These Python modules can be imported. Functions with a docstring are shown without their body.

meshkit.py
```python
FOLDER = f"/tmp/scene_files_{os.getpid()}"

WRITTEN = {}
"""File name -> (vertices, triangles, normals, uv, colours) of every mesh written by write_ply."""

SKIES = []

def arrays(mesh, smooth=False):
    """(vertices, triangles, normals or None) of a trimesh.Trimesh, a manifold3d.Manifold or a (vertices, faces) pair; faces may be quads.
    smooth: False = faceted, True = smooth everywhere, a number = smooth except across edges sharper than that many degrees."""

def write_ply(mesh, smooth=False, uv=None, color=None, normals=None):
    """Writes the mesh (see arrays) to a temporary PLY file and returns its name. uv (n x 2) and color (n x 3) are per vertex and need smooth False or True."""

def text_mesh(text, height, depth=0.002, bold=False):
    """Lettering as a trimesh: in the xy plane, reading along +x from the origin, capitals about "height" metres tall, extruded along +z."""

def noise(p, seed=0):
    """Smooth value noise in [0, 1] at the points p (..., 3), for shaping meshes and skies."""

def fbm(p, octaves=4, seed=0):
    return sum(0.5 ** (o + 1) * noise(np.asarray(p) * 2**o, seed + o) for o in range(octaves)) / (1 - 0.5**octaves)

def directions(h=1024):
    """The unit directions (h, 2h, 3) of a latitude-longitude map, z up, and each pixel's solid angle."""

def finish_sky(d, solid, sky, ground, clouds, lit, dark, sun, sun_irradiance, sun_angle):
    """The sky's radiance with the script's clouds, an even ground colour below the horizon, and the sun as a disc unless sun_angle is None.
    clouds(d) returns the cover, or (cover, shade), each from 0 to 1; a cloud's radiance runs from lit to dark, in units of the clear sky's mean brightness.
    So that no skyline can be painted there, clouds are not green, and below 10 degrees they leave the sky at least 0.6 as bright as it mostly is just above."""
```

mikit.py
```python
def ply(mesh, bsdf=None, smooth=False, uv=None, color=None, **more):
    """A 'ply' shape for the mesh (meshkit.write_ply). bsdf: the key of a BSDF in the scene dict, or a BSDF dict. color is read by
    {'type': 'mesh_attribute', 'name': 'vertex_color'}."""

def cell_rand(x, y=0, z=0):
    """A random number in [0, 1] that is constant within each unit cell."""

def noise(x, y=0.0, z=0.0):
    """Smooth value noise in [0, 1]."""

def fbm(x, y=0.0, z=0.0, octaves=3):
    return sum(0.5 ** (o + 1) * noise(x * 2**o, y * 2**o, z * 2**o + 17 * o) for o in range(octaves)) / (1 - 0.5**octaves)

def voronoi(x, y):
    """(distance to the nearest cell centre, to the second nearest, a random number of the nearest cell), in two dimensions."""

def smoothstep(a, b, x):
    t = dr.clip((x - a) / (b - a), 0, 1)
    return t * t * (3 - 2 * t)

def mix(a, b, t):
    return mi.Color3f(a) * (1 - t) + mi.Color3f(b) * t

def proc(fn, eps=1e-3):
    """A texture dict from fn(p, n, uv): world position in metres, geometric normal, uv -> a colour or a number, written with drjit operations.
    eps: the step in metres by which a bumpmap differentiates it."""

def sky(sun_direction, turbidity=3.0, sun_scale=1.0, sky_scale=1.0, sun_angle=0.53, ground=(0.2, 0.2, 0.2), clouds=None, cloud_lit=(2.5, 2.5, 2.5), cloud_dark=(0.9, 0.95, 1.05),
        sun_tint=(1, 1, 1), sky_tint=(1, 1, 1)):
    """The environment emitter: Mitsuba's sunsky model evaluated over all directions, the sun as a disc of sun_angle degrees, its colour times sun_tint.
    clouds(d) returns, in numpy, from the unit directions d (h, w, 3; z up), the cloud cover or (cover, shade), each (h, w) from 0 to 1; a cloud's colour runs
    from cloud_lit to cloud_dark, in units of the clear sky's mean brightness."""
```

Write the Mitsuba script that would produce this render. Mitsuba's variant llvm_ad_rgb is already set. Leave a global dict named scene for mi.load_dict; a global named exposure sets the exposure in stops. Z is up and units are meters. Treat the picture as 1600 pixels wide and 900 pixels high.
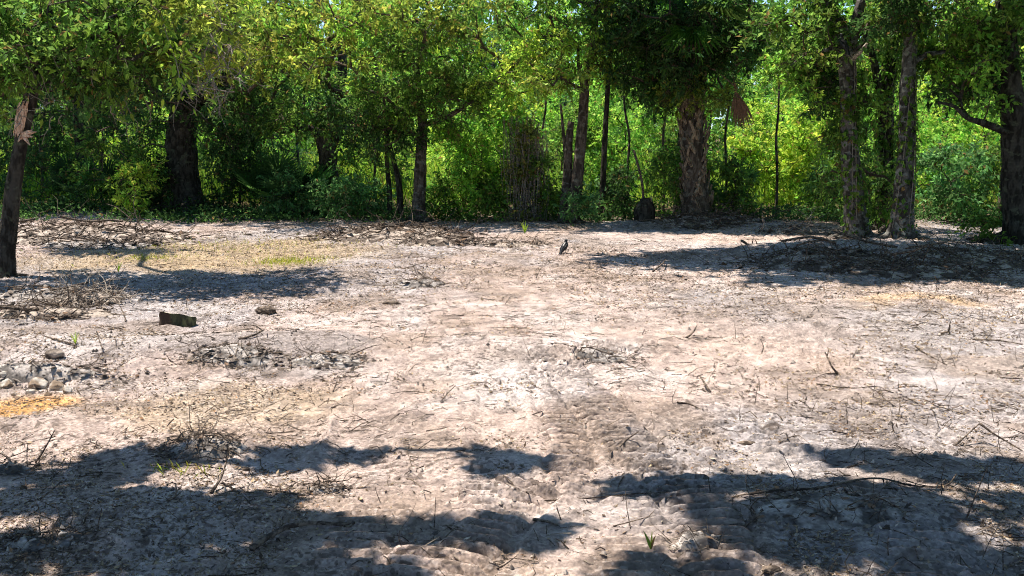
import math
import numpy as np
import trimesh, manifold3d
import drjit as dr
import mitsuba as mi
import mikit, meshkit

T = mi.ScalarTransform4f
scene, labels = {}, {}

# ------------------------------------------------------------------ camera, sky, exposure
EYE, FPX, PITCH = 1.6, 1600.0, math.radians(8.7)
CP, SP = math.cos(PITCH), math.sin(PITCH)
scene['camera'] = {'type': 'perspective', 'fov': 2 * math.degrees(math.atan(800 / FPX)), 'fov_axis': 'x', 'near_clip': 0.05, 'far_clip': 400.0,
                   'to_world': T().look_at(origin=[0, 0, EYE], target=[0, CP, EYE - SP], up=[0, 0, 1])}
SUN = np.array([-0.36, 0.17, 0.92])
SUN /= np.linalg.norm(SUN)
scene['sky'] = mikit.sky(SUN.tolist(), turbidity=2.0, sun_tint=(0.93, 1.0, 1.10))
exposure = 2.8


# ------------------------------------------------------------------ helpers
def ray(px, py):
    a, b = (px - 800) / FPX, -(py - 450) / FPX
    return np.array([a, CP + b * SP, -SP + b * CP])


def P(px, py, y):
    """the point of the place that stands y metres away in the direction of that spot of the photograph"""
    r = ray(px, py)
    return np.array([0, 0, EYE]) + r * (y / r[1])


def G(px, py, z=0.0):
    r = ray(px, py)
    return np.array([0, 0, EYE]) + r * ((z - EYE) / r[2])


def num(base):
    if base not in taken:
        taken[base] = 0
        return base
    taken[base] += 1
    return f'{base}_{taken[base]:03d}'


taken = {}


def tag(key, label=None, cat=None, group=None, kind=None):
    d = labels.setdefault(key, {})
    for k, v in (('label', label), ('category', cat), ('group', group), ('kind', kind)):
        if v:
            d[k] = v
    return key


def thing(base, label, cat, group=None):
    return tag(num(base), label, cat, group)


def add(key, mesh, bsdf, smooth=False, **kw):
    scene[key] = mikit.ply(mesh, bsdf, smooth=smooth, **kw)
    return key


def part(parent, name, mesh, bsdf, smooth=False, label=None, kind=None, **kw):
    key = num(parent + '__' + name)
    add(key, mesh, bsdf, smooth, **kw)
    if label or kind:
        tag(key, label, kind=kind)
    return key


def unit(v):
    v = np.asarray(v, float)
    return v / np.maximum(np.linalg.norm(v, axis=-1, keepdims=True), 1e-9)


def resample(pts, step):
    """a smooth path (Catmull-Rom) through the points, at about equal steps; extra columns (radii) come along"""
    p = np.asarray(pts, float)
    if len(p) < 2:
        return p
    q = np.vstack([2 * p[0] - p[1], p, 2 * p[-1] - p[-2]])
    out = []
    for i in range(1, len(q) - 2):
        n = max(1, int(np.linalg.norm(q[i + 1, :3] - q[i, :3]) / step))
        t = (np.arange(n) / n)[:, None]
        a, b, c, d = q[i - 1], q[i], q[i + 1], q[i + 2]
        out.append(0.5 * (2 * b + (c - a) * t + (2 * a - 5 * b + 4 * c - d) * t ** 2 + (3 * b - a - 3 * c + d) * t ** 3))
    return np.vstack(out + [p[-1:]])


def tube(pts, radii, sides=6, cap=True):
    p = np.asarray(pts, float)
    r = np.broadcast_to(np.asarray(radii, float), (len(p),))
    t = unit(np.gradient(p, axis=0))
    ref = np.array([1.0, 0, 0]) if abs(t[:, 0]).mean() < 0.8 else np.array([0, 1.0, 0])
    a = unit(np.cross(np.cross(t, ref), t))
    b = np.cross(t, a)
    ang = np.arange(sides) * 2 * np.pi / sides
    v = (p[:, None] + r[:, None, None] * (np.cos(ang)[None, :, None] * a[:, None] + np.sin(ang)[None, :, None] * b[:, None])).reshape(-1, 3)
    i, j = np.meshgrid(np.arange(len(p) - 1), np.arange(sides), indexing='ij')
    k = (j + 1) % sides
    f = np.stack([np.stack([i * sides + j, i * sides + k, (i + 1) * sides + k], -1), np.stack([i * sides + j, (i + 1) * sides + k, (i + 1) * sides + j], -1)], 2).reshape(-1, 3)
    if cap:
        n = len(v)
        v = np.vstack([v, p[:1], p[-1:]])
        j = np.arange(sides)
        k = (j + 1) % sides
        e = (len(p) - 1) * sides
        f = np.vstack([f, np.stack([k, j, j * 0 + n], 1), np.stack([e + j, e + k, j * 0 + n + 1], 1)])
    return v, f


def join(parts):
    vs, fs, n = [], [], 0
    for v, f in parts:
        vs.append(v)
        fs.append(np.asarray(f) + n)
        n += len(v)
    return np.vstack(vs), np.vstack(fs)


def prisms(p0, p1, r0, r1, sides=3, bend=None):
    """many thin sticks at once: N three-sided prisms, bent once in the middle"""
    p0, p1 = np.asarray(p0, float), np.asarray(p1, float)
    n = len(p0)
    t = unit(p1 - p0)
    a = unit(np.cross(t, np.where(abs(t[:, 2:]) < 0.9, [0, 0, 1.0], [1.0, 0, 0])))
    b = np.cross(t, a)
    ang = np.arange(sides) * 2 * np.pi / sides
    ring = np.cos(ang)[None, :, None] * a[:, None] + np.sin(ang)[None, :, None] * b[:, None]
    rows = [(p0, r0), (p1, r1)] if bend is None else [(p0, r0), ((p0 + p1) / 2 + bend, (np.asarray(r0) + r1) / 2), (p1, r1)]
    v = np.stack([c[:, None] + np.broadcast_to(np.asarray(r, float), (n,))[:, None, None] * ring for c, r in rows], 1)
    m = len(rows)
    v = v.reshape(-1, 3)
    f = []
    for i in range(m - 1):
        for j in range(sides):
            k = (j + 1) % sides
            f += [[i * sides + j, i * sides + k, (i + 1) * sides + k], [i * sides + j, (i + 1) * sides + k, (i + 1) * sides + j]]
    f = (np.array(f)[None] + (np.arange(n) * m * sides)[:, None, None]).reshape(-1, 3)
    return v, f


def leaves(pos, d, nrm, L, W, col, fold=0.25, droop=0.12):
    """N folded leaf blades: two faces each that meet along the midrib"""
    n = len(pos)
    L, W = (np.broadcast_to(np.asarray(x, float), (n,))[:, None] for x in (L, W))
    d = unit(d)
    s = unit(np.cross(nrm, d))
    u = np.cross(d, s)
    mid = pos + d * L * 0.45
    v = np.stack([pos, mid + s * W / 2 + u * W * fold, pos + d * L - [0, 0, 1] * (L * droop), mid - s * W / 2 + u * W * fold], 1).reshape(-1, 3)
    f = (np.array([[0, 1, 2], [0, 2, 3]])[None] + (np.arange(n) * 4)[:, None, None]).reshape(-1, 3)
    return v, f, np.repeat(col, 4, axis=0)


def rand_unit(rng, n):
    return unit(rng.normal(size=(n, 3)))


# ------------------------------------------------------------------ materials
def texture(fn, eps=1e-3):
    return mikit.proc(fn, eps)


def bsdf(key, color, rough=0.8, bump=None, spec=0.3, eps=2e-3, two=True):
    b = {'type': 'principled', 'base_color': color if isinstance(color, dict) else {'type': 'rgb', 'value': list(color)}, 'roughness': rough, 'specular': spec}
    if bump:
        b = {'type': 'bumpmap', 'tex': texture(bump, eps), 'scale': 1.0, 'nested': b}
    scene[key] = {'type': 'twosided', 'nested': b} if two else b
    return key


def ell(p, x, y, rx, ry, soft=0.5):
    q = dr.sqrt(dr.square((p.x - x) / rx) + dr.square((p.y - y) / ry))
    return 1 - mikit.smoothstep(1 - soft, 1 + soft * 0.3, q)


def spot(px, py):
    g = G(px, py)
    return float(g[0]), float(g[1])


OR1, OR2, GR1, WH1, WH2, TAN1, GR2, TAN2 = spot(15, 630), spot(1440, 470), spot(400, 555), spot(850, 575), spot(190, 535), spot(330, 640), spot(1250, 500), spot(330, 395)
LN1, LN2, LN3, LIT_LN4 = spot(500, 640), spot(760, 650), spot(1130, 530), spot(1050, 372)  # last spot: paler soil colour that paints in the sunlit strip


def ground_color(p, n, uv):
    wob = mikit.fbm(p.x * 1.3, p.y * 1.3, 0.0, 3)
    q = mi.Point3f(p.x + (wob - 0.5) * 0.9, p.y + (wob - 0.5) * 1.6, 0)
    big = mikit.fbm(p.x * 0.55 + 7, p.y * 0.4, 0.0, 3)
    med = mikit.fbm(p.x * 2.3, p.y * 1.7 + 3, 1.0, 3)
    fine = mikit.fbm(p.x * 14, p.y * 11, 2.0, 3)
    grit = mikit.noise(p.x * 95, p.y * 80, p.z * 80)
    c = mikit.mix((0.475, 0.40, 0.355), (0.38, 0.365, 0.365), mikit.smoothstep(0.38, 0.62, big))
    c = mikit.mix(c, (0.60, 0.57, 0.545), mikit.smoothstep(0.55, 0.75, med) * 0.5)
    c = mikit.mix(c, (0.27, 0.215, 0.165), mikit.smoothstep(0.52, 0.30, med) * 0.55)
    c = mikit.mix(c, (0.64, 0.62, 0.60), dr.maximum(ell(q, *WH1, 0.75, 0.75), ell(q, *WH2, 1.1, 0.6)) * 0.5)
    c = mikit.mix(c, (0.52, 0.43, 0.375), dr.maximum(dr.maximum(ell(q, *LN1, 0.45, 0.9), ell(q, *LN2, 0.5, 0.6)), dr.maximum(ell(q, *LN3, 1.5, 0.8), ell(q, *LIT_LN4, 2.2, 1.3))) * 0.6)
    st = mikit.noise((p.x - p.y * 0.22) * 26, p.y * 1.1, 12.0) * 0.6 + mikit.noise((p.x - p.y * 0.22) * 60, p.y * 2.2, 13.0) * 0.4
    c = c * (1 - (ell(q, *LN1, 0.5, 1.0) + ell(q, *LN2, 0.5, 0.7)) * 0.45 * (st - 0.35))
    c = mikit.mix(c, (0.25, 0.24, 0.235), dr.maximum(ell(q, *GR1, 1.1, 0.6) * 0.7, ell(q, *GR2, 1.7, 1.4) * 0.4))
    c = mikit.mix(c, (0.46, 0.365, 0.22), dr.maximum(ell(q, *TAN1, 0.7, 0.8) * 0.5, ell(q, *TAN2, 2.4, 2.3) * 0.85))
    q1 = mi.Point3f(p.x + (wob - 0.5) * 0.15, p.y + (wob - 0.5) * 0.2, 0)
    c = mikit.mix(c, (0.70, 0.40, 0.14), ell(q1, *OR1, 0.38, 0.40, 0.35) * 0.95)
    c = mikit.mix(c, (0.52, 0.38, 0.22), ell(q, *OR2, 0.7, 0.55) * 0.7)
    # bare damp mineral flecks, charcoal crumbs and dry grains
    c = c * (0.52 + 0.96 * fine) * (0.66 + 0.68 * grit) * (0.82 + 0.36 * mikit.noise(p.x * 210, p.y * 170, p.z * 170))
    hum = mikit.fbm(p.x * 5.5, p.y * 5.0, 6.0, 4)
    c = mikit.mix(c, (0.135, 0.115, 0.10), mikit.smoothstep(0.56, 0.70, hum * 0.75 + 0.25 * mikit.fbm(p.x * 1.1, p.y * 0.9, 9.0, 2)) * 0.5)
    pat = mikit.smoothstep(0.30, 0.62, mikit.fbm(p.x * 2.6, p.y * 2.2, 8.0, 3))
    f1 = mikit.smoothstep(0.66, 0.73, mikit.noise(p.x * 41, p.y * 37, p.z * 37)) * pat
    f2 = mikit.smoothstep(0.64, 0.70, mikit.noise(p.x * 83 + p.y * 9, p.y * 77, p.z * 77)) * (0.35 + 0.65 * pat)
    f3 = mikit.smoothstep(0.68, 0.74, mikit.noise(p.x * 64, p.y * 58 + 5, p.z * 58))
    c = mikit.mix(c, (0.66, 0.60, 0.55), f3 * 0.4)
    c = mikit.mix(c, (0.105, 0.085, 0.07), dr.maximum(f1 * 0.75, f2 * 0.5) * (1 - 0.7 * dr.maximum(ell(q, *LN1, 0.5, 1.0), dr.maximum(ell(q, *LN3, 1.5, 0.8), ell(q, *LIT_LN4, 2.2, 1.3)))))
    # leaf mould under the trees
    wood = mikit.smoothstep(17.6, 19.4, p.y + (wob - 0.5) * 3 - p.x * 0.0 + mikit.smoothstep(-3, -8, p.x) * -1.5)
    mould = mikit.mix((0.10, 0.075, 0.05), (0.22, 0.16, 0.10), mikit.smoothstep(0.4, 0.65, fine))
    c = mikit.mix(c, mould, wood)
    return c * mi.Color3f(0.645, 0.61, 0.62)


def ground_bump(p, n, uv):
    return mikit.fbm(p.x * 55, p.y * 50, p.z * 50, 3) * 0.013


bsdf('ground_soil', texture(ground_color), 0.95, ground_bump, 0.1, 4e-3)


def bark_fn(dark, light, lichen, amount):
    def fn(p, n, uv):
        rid = mikit.fbm(p.x * 26 + p.y * 9, p.y * 26, p.z * 7, 3)
        c = mikit.mix(dark, light, mikit.smoothstep(0.38, 0.66, rid))
        pat = mikit.fbm(p.x * 13, p.y * 13 + 3, p.z * 17, 4)
        c = mikit.mix(c, lichen, mikit.smoothstep(0.58 - amount, 0.74 - amount, pat) * 0.75)
        return c * (0.75 + 0.5 * mikit.noise(p.x * 70, p.y * 70, p.z * 45))
    return fn


def bark_bump(p, n, uv):
    return mikit.fbm(p.x * 45, p.y * 45, p.z * 14, 3) * 0.02


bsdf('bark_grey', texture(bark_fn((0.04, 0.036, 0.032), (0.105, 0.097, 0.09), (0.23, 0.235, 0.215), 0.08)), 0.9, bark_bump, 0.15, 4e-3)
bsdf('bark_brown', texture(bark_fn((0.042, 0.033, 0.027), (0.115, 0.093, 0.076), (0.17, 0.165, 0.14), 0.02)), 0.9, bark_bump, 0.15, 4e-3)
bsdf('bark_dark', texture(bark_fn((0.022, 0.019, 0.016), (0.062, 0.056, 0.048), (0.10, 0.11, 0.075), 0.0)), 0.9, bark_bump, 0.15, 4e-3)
bsdf('twig_grey', (0.22, 0.19, 0.16), 0.85)
bsdf('twig_dark', (0.075, 0.055, 0.042), 0.85)
bsdf('stick_bark', texture(lambda p, n, uv: mikit.mix((0.045, 0.033, 0.026), (0.17, 0.13, 0.10), mikit.smoothstep(0.4, 0.65, mikit.fbm(p.x * 60, p.y * 60, p.z * 60, 3)))), 0.9)
bsdf('dry_wood', texture(lambda p, n, uv: mikit.mix((0.20, 0.16, 0.13), (0.40, 0.35, 0.30), mikit.smoothstep(0.35, 0.65, mikit.fbm(p.x * 50, p.y * 50, p.z * 50, 3)))), 0.9)
bsdf('raw_wood', texture(lambda p, n, uv: mikit.mix((0.34, 0.17, 0.10), (0.74, 0.52, 0.39), mikit.smoothstep(0.25, 0.6, mikit.fbm(p.x * 110, p.y * 110, p.z * 10, 3)))), 0.8)
bsdf('rock_lime', texture(lambda p, n, uv: mikit.mix((0.44, 0.41, 0.37), (0.20, 0.15, 0.11), mikit.smoothstep(0.42, 0.62, mikit.fbm(p.x * 14, p.y * 14, p.z * 14, 4))) * (0.75 + 0.5 * mikit.fbm(p.x * 60, p.y * 60, p.z * 60, 2))), 0.95)
bsdf('soil_dark', texture(lambda p, n, uv: mikit.mix((0.095, 0.085, 0.08), (0.33, 0.30, 0.285), mikit.smoothstep(0.38, 0.64, mikit.fbm(p.x * 16, p.y * 16, p.z * 16, 4))) * (0.6 + 0.8 * mikit.noise(p.x * 110, p.y * 110, p.z * 110))), 0.95)
bsdf('soil_red', texture(lambda p, n, uv: mikit.mix((0.075, 0.058, 0.048), (0.34, 0.285, 0.245), mikit.smoothstep(0.42, 0.62, mikit.fbm(p.x * 9, p.y * 9, p.z * 9, 4))) * (0.6 + 0.8 * mikit.noise(p.x * 70, p.y * 70, p.z * 70))), 0.95)
bsdf('stump_bark', texture(lambda p, n, uv: mikit.mix(mikit.mix((0.05, 0.05, 0.03), (0.13, 0.14, 0.07), mikit.smoothstep(0.4, 0.65, mikit.fbm(p.x * 30, p.y * 30, p.z * 12, 3))), (0.05, 0.032, 0.024), mikit.smoothstep(-2.80, -2.84, p.x))), 0.9)
bsdf('stump_wood', texture(lambda p, n, uv: mikit.mix((0.16, 0.16, 0.08), (0.34, 0.31, 0.19), mikit.fbm(p.x * 30, p.y * 30, 0.0, 3))), 0.85)
bsdf('feather', (0.006, 0.006, 0.009), 0.42, spec=0.35)
bsdf('beak', (0.02, 0.02, 0.02), 0.4)
bsdf('litter', {'type': 'mesh_attribute', 'name': 'vertex_color'}, 0.9, spec=0.15)
bsdf('palm_boot', texture(lambda p, n, uv: mikit.mix((0.09, 0.065, 0.045), (0.28, 0.22, 0.16), mikit.smoothstep(0.35, 0.65, mikit.fbm(p.x * 30, p.y * 30, p.z * 8, 3)))), 0.9)
bsdf('dead_leaf', (0.19, 0.105, 0.07), 0.8)
scene['leaf'] = {'type': 'principledthin', 'base_color': {'type': 'mesh_attribute', 'name': 'vertex_color'}, 'roughness': 0.27, 'diff_trans': 1.3, 'eta': 1.45, 'spec_trans': 0.0}
scene['blade'] = {'type': 'principledthin', 'base_color': {'type': 'mesh_attribute', 'name': 'vertex_color'}, 'roughness': 0.6, 'diff_trans': 1.3, 'eta': 1.3, 'spec_trans': 0.0}

PAL = {  # reflected + transmitted leaf colour; sunlit and shaded tones are put in as well
    'oak': [(0.15, 0.28, 0.05), (0.20, 0.33, 0.055), (0.115, 0.22, 0.05)],
    'olive': [(0.30, 0.38, 0.06), (0.38, 0.45, 0.07), (0.21, 0.29, 0.055)],
    'lime': [(0.42, 0.63, 0.08), (0.52, 0.70, 0.09), (0.31, 0.53, 0.075)],
    'bright': [(0.30, 0.56, 0.08), (0.39, 0.64, 0.09), (0.22, 0.46, 0.08)],
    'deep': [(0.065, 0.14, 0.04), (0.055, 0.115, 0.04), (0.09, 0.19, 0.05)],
    'teal': [(0.15, 0.31, 0.10), (0.20, 0.38, 0.13), (0.11, 0.25, 0.08)],
    'pale': [(0.46, 0.62, 0.16), (0.52, 0.68, 0.14), (0.38, 0.57, 0.12)],
}


def leaf_colors(rng, pal, n, per=1):
    base = np.array(PAL[pal])
    c = base[rng.integers(0, len(base), n)] * rng.uniform(0.6, 1.4, (n, 1)) * rng.uniform(0.88, 1.12, (n, 3))
    c = np.repeat(c, per, axis=0) * rng.uniform(0.8, 1.22, (n * per, 1))
    k = rng.uniform(0, 1, len(c))[:, None]
    c = np.where(k < 0.03, np.array([0.30, 0.20, 0.08]) * rng.uniform(0.6, 1.2, (len(c), 1)), c)
    return np.clip(np.where(k > 0.94, c * 1.45 + 0.03, c), 0, 0.8)


# ------------------------------------------------------------------ the ground
def bumps(x, y):
    z = np.zeros_like(x)
    for px, py, rx, ry, h in ((200, 545, 1.25, 0.42, 0.10), (520, 530, 0.9, 0.5, 0.05), (60, 655, 0.8, 0.35, 0.05), (35, 588, 0.5, 0.12, 0.07), (258, 513, 0.16, 0.09, 0.055),
                              (1390, 395, 1.7, 0.8, 0.16), (1240, 400, 0.8, 0.5, 0.09), (610, 362, 1.1, 0.7, 0.10), (90, 360, 1.6, 1.0, 0.14), (850, 545, 1.2, 0.5, 0.04),
                              (1085, 352, 1.6, 0.6, 0.14), (1240, 358, 0.7, 0.4, 0.08), (1300, 800, 0.7, 0.3, 0.05), (170, 800, 0.7, 0.3, 0.04), (310, 690, 0.45, 0.18, 0.05), (600, 850, 0.5, 0.2, 0.012), (1090, 860, 0.4, 0.25, 0.01)):
        g = G(px, py)
        z += h * np.exp(-((x - g[0]) / rx) ** 2 - ((y - g[1]) / ry) ** 2)
    return z


STRIPS = [([(1150, 960), (1125, 880), (1095, 800), (1050, 745), (1000, 705), (960, 660), (925, 620), (890, 585), (860, 555)], 0.38, 0.038), ([(600, 960), (680, 880), (745, 815), (790, 770)], 0.5, 0.038),
          ([(890, 752), (888, 690), (872, 640), (862, 610)], 0.28, 0.036), ([(835, 590), (880, 565), (960, 543)], 0.42, 0.034), ([(1330, 770), (1240, 705), (1190, 670)], 0.36, 0.018),
          ([(480, 960), (560, 850), (600, 780), (620, 720)], 0.4, 0.014), ([(980, 900), (985, 830), (970, 780)], 0.35, 0.018), ([(1500, 960), (1430, 840), (1380, 780)], 0.4, 0.016), ([(1230, 560), (1240, 535), (1250, 515)], 0.5, 0.018)]


def tracks(x, y):
    z = np.zeros_like(x)
    for path, w, a in STRIPS:
        p = resample([G(*q) for q in path], 0.02)[:, :2]
        near = (x > p[:, 0].min() - w) & (x < p[:, 0].max() + w) & (y > p[:, 1].min() - 0.15) & (y < p[:, 1].max() + 0.15)
        if not near.any():
            continue
        from scipy.spatial import cKDTree
        q = np.stack([x[near], y[near]], 1)
        dist, i = cKDTree(p).query(q)
        t = unit(np.gradient(p, axis=0))
        lat = (q[:, 0] - p[i, 0]) * t[i, 1] - (q[:, 1] - p[i, 1]) * t[i, 0]
        s = np.concatenate([[0], np.cumsum(np.linalg.norm(np.diff(p, axis=0), axis=1))])[i] + (q[:, 0] - p[i, 0]) * t[i, 0] + (q[:, 1] - p[i, 1]) * t[i, 1]
        wob = meshkit.fbm(np.stack([q[:, 0] * 6, q[:, 1] * 6, q[:, 0] * 0 + 3], 1), 2)
        ph = (s + 0.25 * lat ** 2 / w + (wob - 0.5) * 0.010) / 0.085
        hsh = np.sin(np.floor(ph) * 127.1 + w * 311.7) * 43758.5453
        hsh = hsh - np.floor(hsh)
        bar = np.clip(np.abs((ph % 1) * 2 - 1) * 3.8 - 1.5, 0, 1) * (0.7 + 0.4 * hsh) * np.clip((w / 2 * (0.75 + 0.35 * hsh) - np.abs(lat)) / 0.06, 0, 1)
        side = np.clip((w / 2 + 0.02 * (wob - 0.5) * 4 - np.abs(lat)) / 0.03, 0, 1)
        wear = np.clip((meshkit.fbm(np.stack([q[:, 0] * 3, q[:, 1] * 3, q[:, 0] * 0 + 9], 1), 2) - 0.22) / 0.10, 0, 1)
        berm = np.exp(-((np.abs(lat) - w / 2 - 0.02) / 0.03) ** 2) * 0.15
        z[near] += a * (side * (bar * wear - 0.5) + berm * wear)
    return z


RUTS = [([(400, 760), (450, 680), (490, 620), (520, 585)], 0.34), ([(560, 740), (570, 670), (580, 620), (590, 590)], 0.34), ([(770, 720), (780, 650), (790, 600)], 0.30), ([(1020, 620), (1120, 540), (1200, 500)], 0.4), ([(0, 640), (120, 660), (220, 700)], 0.3)]


def ruts(x, y):
    from scipy.spatial import cKDTree
    z = np.zeros_like(x)
    for path, w in RUTS:
        p = resample([G(*q) for q in path], 0.03)[:, :2]
        near = (x > p[:, 0].min() - w) & (x < p[:, 0].max() + w) & (y > p[:, 1].min()) & (y < p[:, 1].max())
        if not near.any():
            continue
        q = np.stack([x[near], y[near]], 1)
        dist, i = cKDTree(p).query(q)
        u = dist / (w / 2)
        wob = meshkit.fbm(np.stack([q[:, 0] * 9, q[:, 1] * 4, q[:, 0] * 0], 1), 2) - 0.5
        fade = np.clip(np.minimum(q[:, 1] - p[:, 1].min(), p[:, 1].max() - q[:, 1]) / 0.3, 0, 1)
        z[near] += fade * (-0.013 * np.clip(1.1 - u ** 4, 0, 1) + 0.008 * np.exp(-((u - 1.15) / 0.16) ** 2) * (1 + 1.5 * wob))
    return z


def ground_z(x, y):
    x, y = np.asarray(x, float), np.asarray(y, float)
    p = np.stack([x, y, x * 0], -1)
    z = 0.10 * (meshkit.fbm(p * 0.35, 2) - 0.5) + 0.07 * (meshkit.fbm(p * [1.1, 1.3, 1] + 5, 3) - 0.5)
    rough = np.clip((meshkit.fbm(p * 0.9 + 11, 2) - 0.36) / 0.3, 0.12, 1)
    z += rough * 0.055 * (meshkit.fbm(p * [5, 6, 1] + 2, 3) - 0.5)
    cl = meshkit.fbm(p * [16, 19, 1] + 3, 2)
    z += rough * 0.020 * (cl - 0.5) + rough * 0.016 * np.clip(cl - 0.52, 0, 1) * 2
    clod = meshkit.fbm(p * [0.7, 0.9, 1] + 31, 2)
    tr = tracks(x, y)
    z += 0.012 * np.clip(meshkit.noise(p * [34, 38, 1] + 1) - 0.62, 0, 1) * 2.5 * np.clip((clod - 0.42) / 0.15, 0.1, 1) * (np.abs(tr) < 1e-5)
    return z + bumps(x, y) + tr + ruts(x, y)


def sheet():
    ys = [-60, -30, -12, -4, 0, 1.5, 2.4]
    y = 2.9
    while y < 22:
        ys.append(y)
        y += 0.0074 * (max(y, 3.3) / 3.3) ** 1.72
    ys += list(np.arange(22.3, 45, 0.8)) + [50, 60, 80, 120, 200, 300]
    ys = np.array(ys)
    half = np.clip(0.56 * np.maximum(ys, 3.0) + 0.25, 0, 30)
    u = np.linspace(-1, 1, 640)
    out = np.array([1.15, 1.5, 2.2, 4, 8])
    u = np.concatenate([-out[::-1], u, out])
    far = np.abs(u) > 1
    X = u[None] * half[:, None]
    X = np.where(far[None], np.sign(u)[None] * (half[:, None] + (np.abs(u)[None] - 1) * np.maximum(half[:, None], 12) * 1.5), X)
    Y = np.repeat(ys[:, None], len(u), 1)
    Z = ground_z(X.ravel(), Y.ravel()).reshape(X.shape)
    m, n = X.shape
    i, j = np.meshgrid(np.arange(m - 1), np.arange(n - 1), indexing='ij')
    a = i * n + j
    f = np.stack([np.stack([a, a + 1, a + n + 1], -1), np.stack([a, a + n + 1, a + n], -1)], 2).reshape(-1, 3)
    v = np.stack([X.ravel(), Y.ravel(), Z.ravel()], 1)
    return v, f


gv, gf = sheet()
add('ground', (gv, gf), 'ground_soil', True, uv=gv[:, :2])
tag('ground', 'cleared sandy ground churned by tracks, pinkish and grey', kind='structure')


from scipy.interpolate import RegularGridInterpolator
hx, hy = np.arange(-12, 12.01, 0.03), np.arange(2.8, 24, 0.03)
hq = np.meshgrid(hx, hy, indexing='ij')
height_of = RegularGridInterpolator((hx, hy), ground_z(hq[0].ravel(), hq[1].ravel()).reshape(hq[0].shape), bounds_error=False, fill_value=0.0)


def low_z(x, y):
    return float(height_of((x, y)))


def on(px, py, up=0.0):
    g = G(px, py)
    for _ in range(3):
        g = G(px, py, low_z(g[0], g[1]) + up)
    return g


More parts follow.
